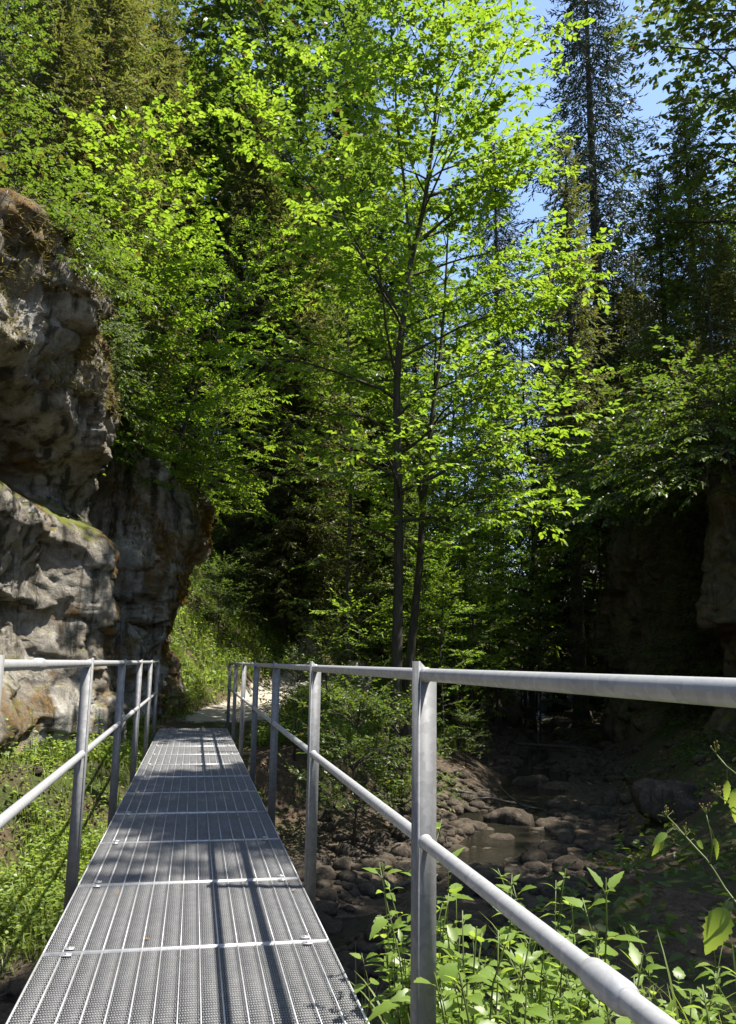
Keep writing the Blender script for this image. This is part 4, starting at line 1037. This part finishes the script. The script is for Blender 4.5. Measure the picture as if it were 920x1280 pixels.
# ------------------------------------------------------------- near plants by the right railing
def big_leaf(P, D, Nn, L, Wd, rng, n=9, droop=.35, fold=.18, serr=.10, tip=1.0):
    """detailed leaves with a toothed edge; returns verts, quads"""
    m_ = len(P); D = nrm(D); S = nrm(np.cross(D, Nn)); U = np.cross(S, D)
    L = np.broadcast_to(L, (m_,)); Wd = np.broadcast_to(Wd, (m_,)); dr = droop * rng.uniform(.3, 1.5, m_)
    u = np.linspace(0, 1, n); prof = np.sin(PI * u ** .72) ** .85 * (1 - .25 * u); prof = prof / prof.max() * .5
    prof[-1] = 0; prof[0] = .03
    tooth = 1 + serr * np.where(np.arange(n) % 2, 1, -1) * (u > .1) * (u < .95)
    wv = prof * tooth
    c = P[:, None] + D[:, None] * (L[:, None] * u)[..., None] - (U * (dr * L)[:, None])[:, None] * (u ** 2)[None, :, None]
    e = S[:, None] * (Wd[:, None] * wv)[..., None]; h = U[:, None] * (fold * Wd[:, None] * wv)[..., None]
    V = np.stack([c + e + h, c, c - e + h], 2).reshape(-1, 3)
    b = (np.arange(m_) * n * 3)[:, None, None]; k = (np.arange(n - 1) * 3)[None, :, None]
    F = np.concatenate([(b + k + A([0, 1, 4, 3])).reshape(-1, 4), (b + k + A([1, 2, 5, 4])).reshape(-1, 4)])
    return V, F
def herb(seed, H, pairs, L, Wd, lean=(0, 0), whorl=2, leaf='leaf_herb', r=.004, top=True):
    """an upright stem with pairs (or whorls) of toothed leaves -> (stem data, leaf data)"""
    rng = np.random.default_rng(seed); st = MB()
    z = np.linspace(0, 1, 9); c = np.stack([lean[0] * z ** 1.7 + rng.normal(0, .006, 9), lean[1] * z ** 1.7 + rng.normal(0, .006, 9), H * z], 1); c[0] = 0
    st.tube(c, np.linspace(r, r * .45, 9), 6)
    P, D, Ls = [], [], []; a = rng.uniform(0, 6)
    for k in range(pairs):
        u = .22 + .78 * (k + .6) / pairs; q, t = at_u(c, min(u, .995)); a += PI / 2 + rng.normal(0, .2)
        for j in range(whorl):
            b = a + j * 2 * PI / whorl + rng.normal(0, .15); el = rng.uniform(.1, .6) + .5 * (u > .9)
            d = A([math.cos(b) * math.cos(el), math.sin(b) * math.cos(el), math.sin(el)]); pet = L * .22
            st.tube(A([q, q + d * pet]), r * .4, 4, False)
            P.append(q + d * pet); D.append(d + A([0, 0, -.25])); Ls.append(L * rng.uniform(.7, 1.15) * (1.15 - .55 * u ** 3))
    P, D, Ls = A(P), A(D), A(Ls)
    V, F = big_leaf(P, D, A([0, 0, 1.]) + rng.normal(0, .25, (len(P), 3)), Ls, Ls * Wd, rng)
    return st.data('stem', M['stem'], True), mesh_data('leaves', V, F, M[leaf], True)
rg = np.random.default_rng(55)
HK = [herb(100 + k, rg.uniform(.75, .95), 7 + k % 3, .088 - .010 * (k % 3), (.52, .6, .42, .75)[k % 4], (rg.normal(0, .1), rg.normal(0, .1)), (2, 2, 3, 2)[k % 4]) for k in range(8)]
G1 = 'herbs crowding the bank below the right railing'
spots = []
for k in range(175):
    b_, q_ = R_(13 + 25 * rg.random() ** 1.35), rg.uniform(1.9, 3.4); x, y = q_ * math.sin(b_), q_ * math.cos(b_)
    if x < .72: x = .72 + rg.uniform(0, .12)
    spots.append((x, y, rg.uniform(.6, .95) * (1.08 if x < 1.3 else .9), rg.uniform(0, 6.28)))
for k, (x, y, s, rz) in enumerate(spots):
    put('herb', HK[k % 8], (x, y, ground(x, y) - .03), rz, s * 1.12, 'bright green leafy herb crowding the near bank below the right railing', 'plant', G1, None, ('stem', 'leaves'))
def tall_grass(seed, n=14, H=.8):
    rng = np.random.default_rng(seed); mb = MB()
    for k in range(n):
        a = rng.uniform(0, 6.28); d = A([math.cos(a), math.sin(a), 0]); s = A([-d[1], d[0], 0]); h = H * rng.uniform(.5, 1.1); b = rng.uniform(.15, .75)
        u = np.linspace(0, 1, 10); c = A([d * .03 * rng.random()]) + np.stack([d * h * b * t ** 2.2 + A([0, 0, h * (t - .42 * b * t ** 3)]) for t in u])
        w = .0065 * (1 - u ** 2.5) * rng.uniform(.6, 1.2) + .0004
        V = np.stack([c - s * w[:, None], c + s * w[:, None]], 1).reshape(-1, 3); i = (np.arange(9) * 2)[:, None]
        mb.add(V, i + A([[0, 1, 3, 2]]))
    return mb.data('blades', M['grass'], True)
TG = [tall_grass(200 + k) for k in range(4)]
for k, (x, y) in enumerate([(1.15, 2.3), (1.5, 2.6), (1.75, 2.35), (2.0, 3.0), (1.4, 3.3), (1.1, 3.0), (2.3, 3.4), (1.9, 2.0), (1.3, 1.9), (.85, 4.3), (1.0, 4.8), (1.25, 2.05), (1.45, 2.2), (.95, 2.2), (1.05, 2.6), (1.6, 3.0), (1.3, 2.8), (.9, 2.7), (1.2, 1.7), (.85, 3.4), (1.75, 2.9), (1.5, 1.8), (2.2, 2.8)]):
    o = obj('grass_tuft', TG[k % 4], None, (x, y, ground(x, y) - .02)); o.rotation_euler = (0, 0, k * 1.3)
    o.scale = (1.0, 1.0, rg.uniform(.85, 1.15)); tag(o, 'tuft of long arching grass among the herbs below the right railing', 'grass tuft', 'grass tufts below the right railing')
# tall balsam leaning in from the right
def balsam():
    rng = np.random.default_rng(8); st, fl = MB(), MB(); root = A([1.30, 1.25, ground(1.30, 1.25)])
    main = resample3(A([root, [1.27, 1.30, .05], [1.16, 1.41, .42], [1.079, 1.503, .589], [1.06, 1.60, .665], [1.048, 1.628, .705], [1.033, 1.668, .737], [1.028, 1.70, .757], [1.02, 1.735, .779]]), .03)
    sh = resample3(A([[1.16, 1.41, .42], [1.19, 1.46, .62], [1.15, 1.50, .78], [1.09, 1.545, .868], [1.06, 1.578, .905], [1.05, 1.59, .925]]), .03)
    sh2 = resample3(A([[1.048, 1.628, .705], [1.052, 1.622, .745], [1.05, 1.63, .785], [1.05, 1.635, .80]]), .015)
    sh3 = resample3(A([[1.15, 1.50, .78], [1.09, 1.54, .80], [1.07, 1.575, .825], [1.06, 1.60, .84]]), .02)
    st.tube(main, np.linspace(.0045, .0016, len(main)), 7); st.tube(sh, np.linspace(.0035, .0015, len(sh)), 6)
    for q in (sh2, sh3): st.tube(q, np.linspace(.0018, .001, len(q)), 5)
    P, D, L, Wd = [], [], [], []
    def add(c, u, d, l, w, pet=.02):
        q, t = at_u(c, u); d = nrm(A(d, float)); e = q + d * pet + A([0, 0, -.3 * pet]); st.tube(A([q, q + d * pet * .6 + A([0, 0, .002]), e]), .0009, 4, False)
        P.append(e); D.append(nrm(d + A([0, 0, -.7]))); L.append(l); Wd.append(w)
    add(main, .86, (-.9, .1, -.9), .10, .05); add(main, .84, (.35, .1, -1.2), .085, .038); add(main, .97, (-.8, .1, .1), .040, .018, .03); add(main, .98, (-.9, .1, -.5), .042, .015, .035)
    add(main, .95, (.7, .2, .1), .032, .016); add(main, .60, (-.6, .5, .0), .10, .055); add(main, .48, (.6, -.2, .1), .11, .06); add(main, .36, (-.6, -.3, .2), .12, .065)
    add(sh, .90, (.05, .1, -1.5), .075, .034); add(sh, .86, (.6, .1, -1.1), .08, .036); add(sh, .94, (-.1, .1, -1.4), .05, .014); add(sh, .6, (.6, .3, .1), .10, .055); add(sh2, .75, (.5, 0, -.9), .05, .012)
    add(sh3, .5, (.1, .2, -.8), .05, .022); add(sh3, .8, (.6, .1, -.2), .035, .016)
    P, D, L, Wd = A(P), A(D), A(L), A(Wd); V, F = big_leaf(P, D, A([-.35, -.85, .45]) + rng.normal(0, .25, (len(P), 3)), L, Wd, rng, 15, .35, .25, .10)
    # flower buds
    for c in (main[-1], sh[-1], sh2[-1], sh3[-1], main[-3]):
        for k in range(9):
            e = c + A([rng.normal(0, .009), rng.normal(0, .007), rng.uniform(.003, .024)]); st.tube(A([c, e]), .0008, 3, False)
            fl.add(*(lambda V_, F_: (V_ * A([.0018, .0018, .003]) + e, F_))(*rock_mesh(k, 1, (1, 1, 1), .1)))
    r = empty('balsam_plant', tuple(root)); tag(r, 'tall thin-stemmed balsam with drooping toothed leaves, leaning in from the right', 'plant')
    for nm, d_ in (('stem', st.data('stem', M['stem'], True)), ('leaves', mesh_data('leaves', V, F, M['leaf_herb'], True)), ('flower_buds', fl.data('flower_buds', M['dry_grass'], True))):
        o = obj(nm, d_, r); o.location = tuple(-root)
balsam()
# nettles at the foot of the cliff
for k, (x, y, s) in enumerate([(-2.0, 10.7, .8), (-1.75, 10.3, .7), (-1.55, 11.0, .75), (-1.35, 11.6, .8), (-1.9, 11.3, .9), (-1.15, 12.2, .7), (-1.0, 11.0, .55), (-2.2, 10.2, .7), (-1.0, 13.0, .6), (-.85, 13.8, .6), (-1.5, 12.1, .8), (-2.1, 9.6, .6), (-1.2, 10.2, .5), (-.95, 9.3, .42)]):
    put('nettle', HK[(3 * k + 1) % 8], (x, y, ground(x, y) - .03), k * 1.1, s, 'dark leafy nettle growing at the foot of the left cliff', 'plant', 'nettles at the foot of the left cliff', None, ('stem', 'leaves'))
for k in range(16):
    x, y = .35 + 1.9 * (k / 15) + rg.normal(0, .35), 19.2 + rg.normal(0, .8) + .5 * (k / 15)
    put('herb', HK[k % 8], (x - .6, y, ground(x - .6, y) - .03), k * 1.9, rg.uniform(.45, .75), 'leafy herb on the sunny slope left of the path beyond the bridge', 'plant', 'herbs on the slope beside the path', None, ('stem', 'leaves'))
# layered sapling on the mossy stump
STUMP = broadleaf(70, [(0, 0, 0), (.05, 0, .5), (.1, 0, 1.0), (.1, 0, 1.5)], .02, .3, lambda t: 1.1 * np.interp(t, [0, .5, 1], [.9, 1, .4]), 12, leaf=.10, lw=.4, per=9, twig_gap=.14, mat='leaf_bright', up=(.1, .6))
put('sapling', STUMP, (3.5, 18.7, ground(3.5, 18.7) + .15), 0, 1.0, 'sunlit layered sapling growing over the mossy rock stump', 'sapling', None, None, ('stem', 'crown'))

# ------------------------------------------------------------- camera, light, sky
cam = bpy.data.cameras.new('camera'); co = bpy.data.objects.new('camera', cam); COL.objects.link(co); sc.camera = co
ya, pi_, ro = .1984, .1793, .0157
Rv = Vector((math.cos(ya), -math.sin(ya), 0)); Fh = Vector((math.sin(ya), math.cos(ya), 0))
Fw = Fh * math.cos(pi_) + Vector((0, 0, math.sin(pi_))); Uv = -Fh * math.sin(pi_) + Vector((0, 0, math.cos(pi_)))
cx = Rv * math.cos(ro) + Uv * math.sin(ro); cy = Uv * math.cos(ro) - Rv * math.sin(ro)
mt = Matrix((cx, cy, -Fw)).transposed().to_4x4(); mt.translation = (0, 0, 1.0935); co.matrix_world = mt
cam.sensor_fit = 'VERTICAL'; cam.sensor_height = 24; cam.lens = 24 * 1047.64 / 1280; cam.clip_start = .02; cam.clip_end = 3000
sd_ = Vector((.434, -.075, 1)).normalized()
sun = bpy.data.lights.new('sun', 'SUN'); so = bpy.data.objects.new('sun', sun); COL.objects.link(so)
so.rotation_euler = sd_.to_track_quat('Z', 'Y').to_euler(); sun.energy = 5.0; sun.angle = R_(.53); sun.color = (1, .95, .87)
w = bpy.data.worlds.new('World'); sc.world = w; w.use_nodes = True; nt = w.node_tree; nt.nodes.clear()
sky = nt.nodes.new('ShaderNodeTexSky'); sky.sky_type = 'NISHITA'; sky.sun_disc = False
sky.sun_elevation = math.asin(sd_.z); sky.sun_rotation = math.atan2(sd_.x, sd_.y); sky.air_density = 1.0; sky.dust_density = .6; sky.ozone_density = 1.2
bg = nt.nodes.new('ShaderNodeBackground'); bg.inputs['Strength'].default_value = .115
wo = nt.nodes.new('ShaderNodeOutputWorld'); nt.links.new(sky.outputs[0], bg.inputs[0]); nt.links.new(bg.outputs[0], wo.inputs[0])
vs = sc.view_settings; vs.view_transform = 'Standard'; vs.look = 'None'; vs.exposure = 1.4; vs.gamma = 1; vs.use_curve_mapping = False
cy_ = sc.cycles
cy_.max_bounces = 7; cy_.diffuse_bounces = 3; cy_.glossy_bounces = 3; cy_.transmission_bounces = 5; cy_.sample_clamp_indirect = 6
cy_.use_denoising = True
try: cy_.denoiser = 'OPENIMAGEDENOISE'
except Exception: pass
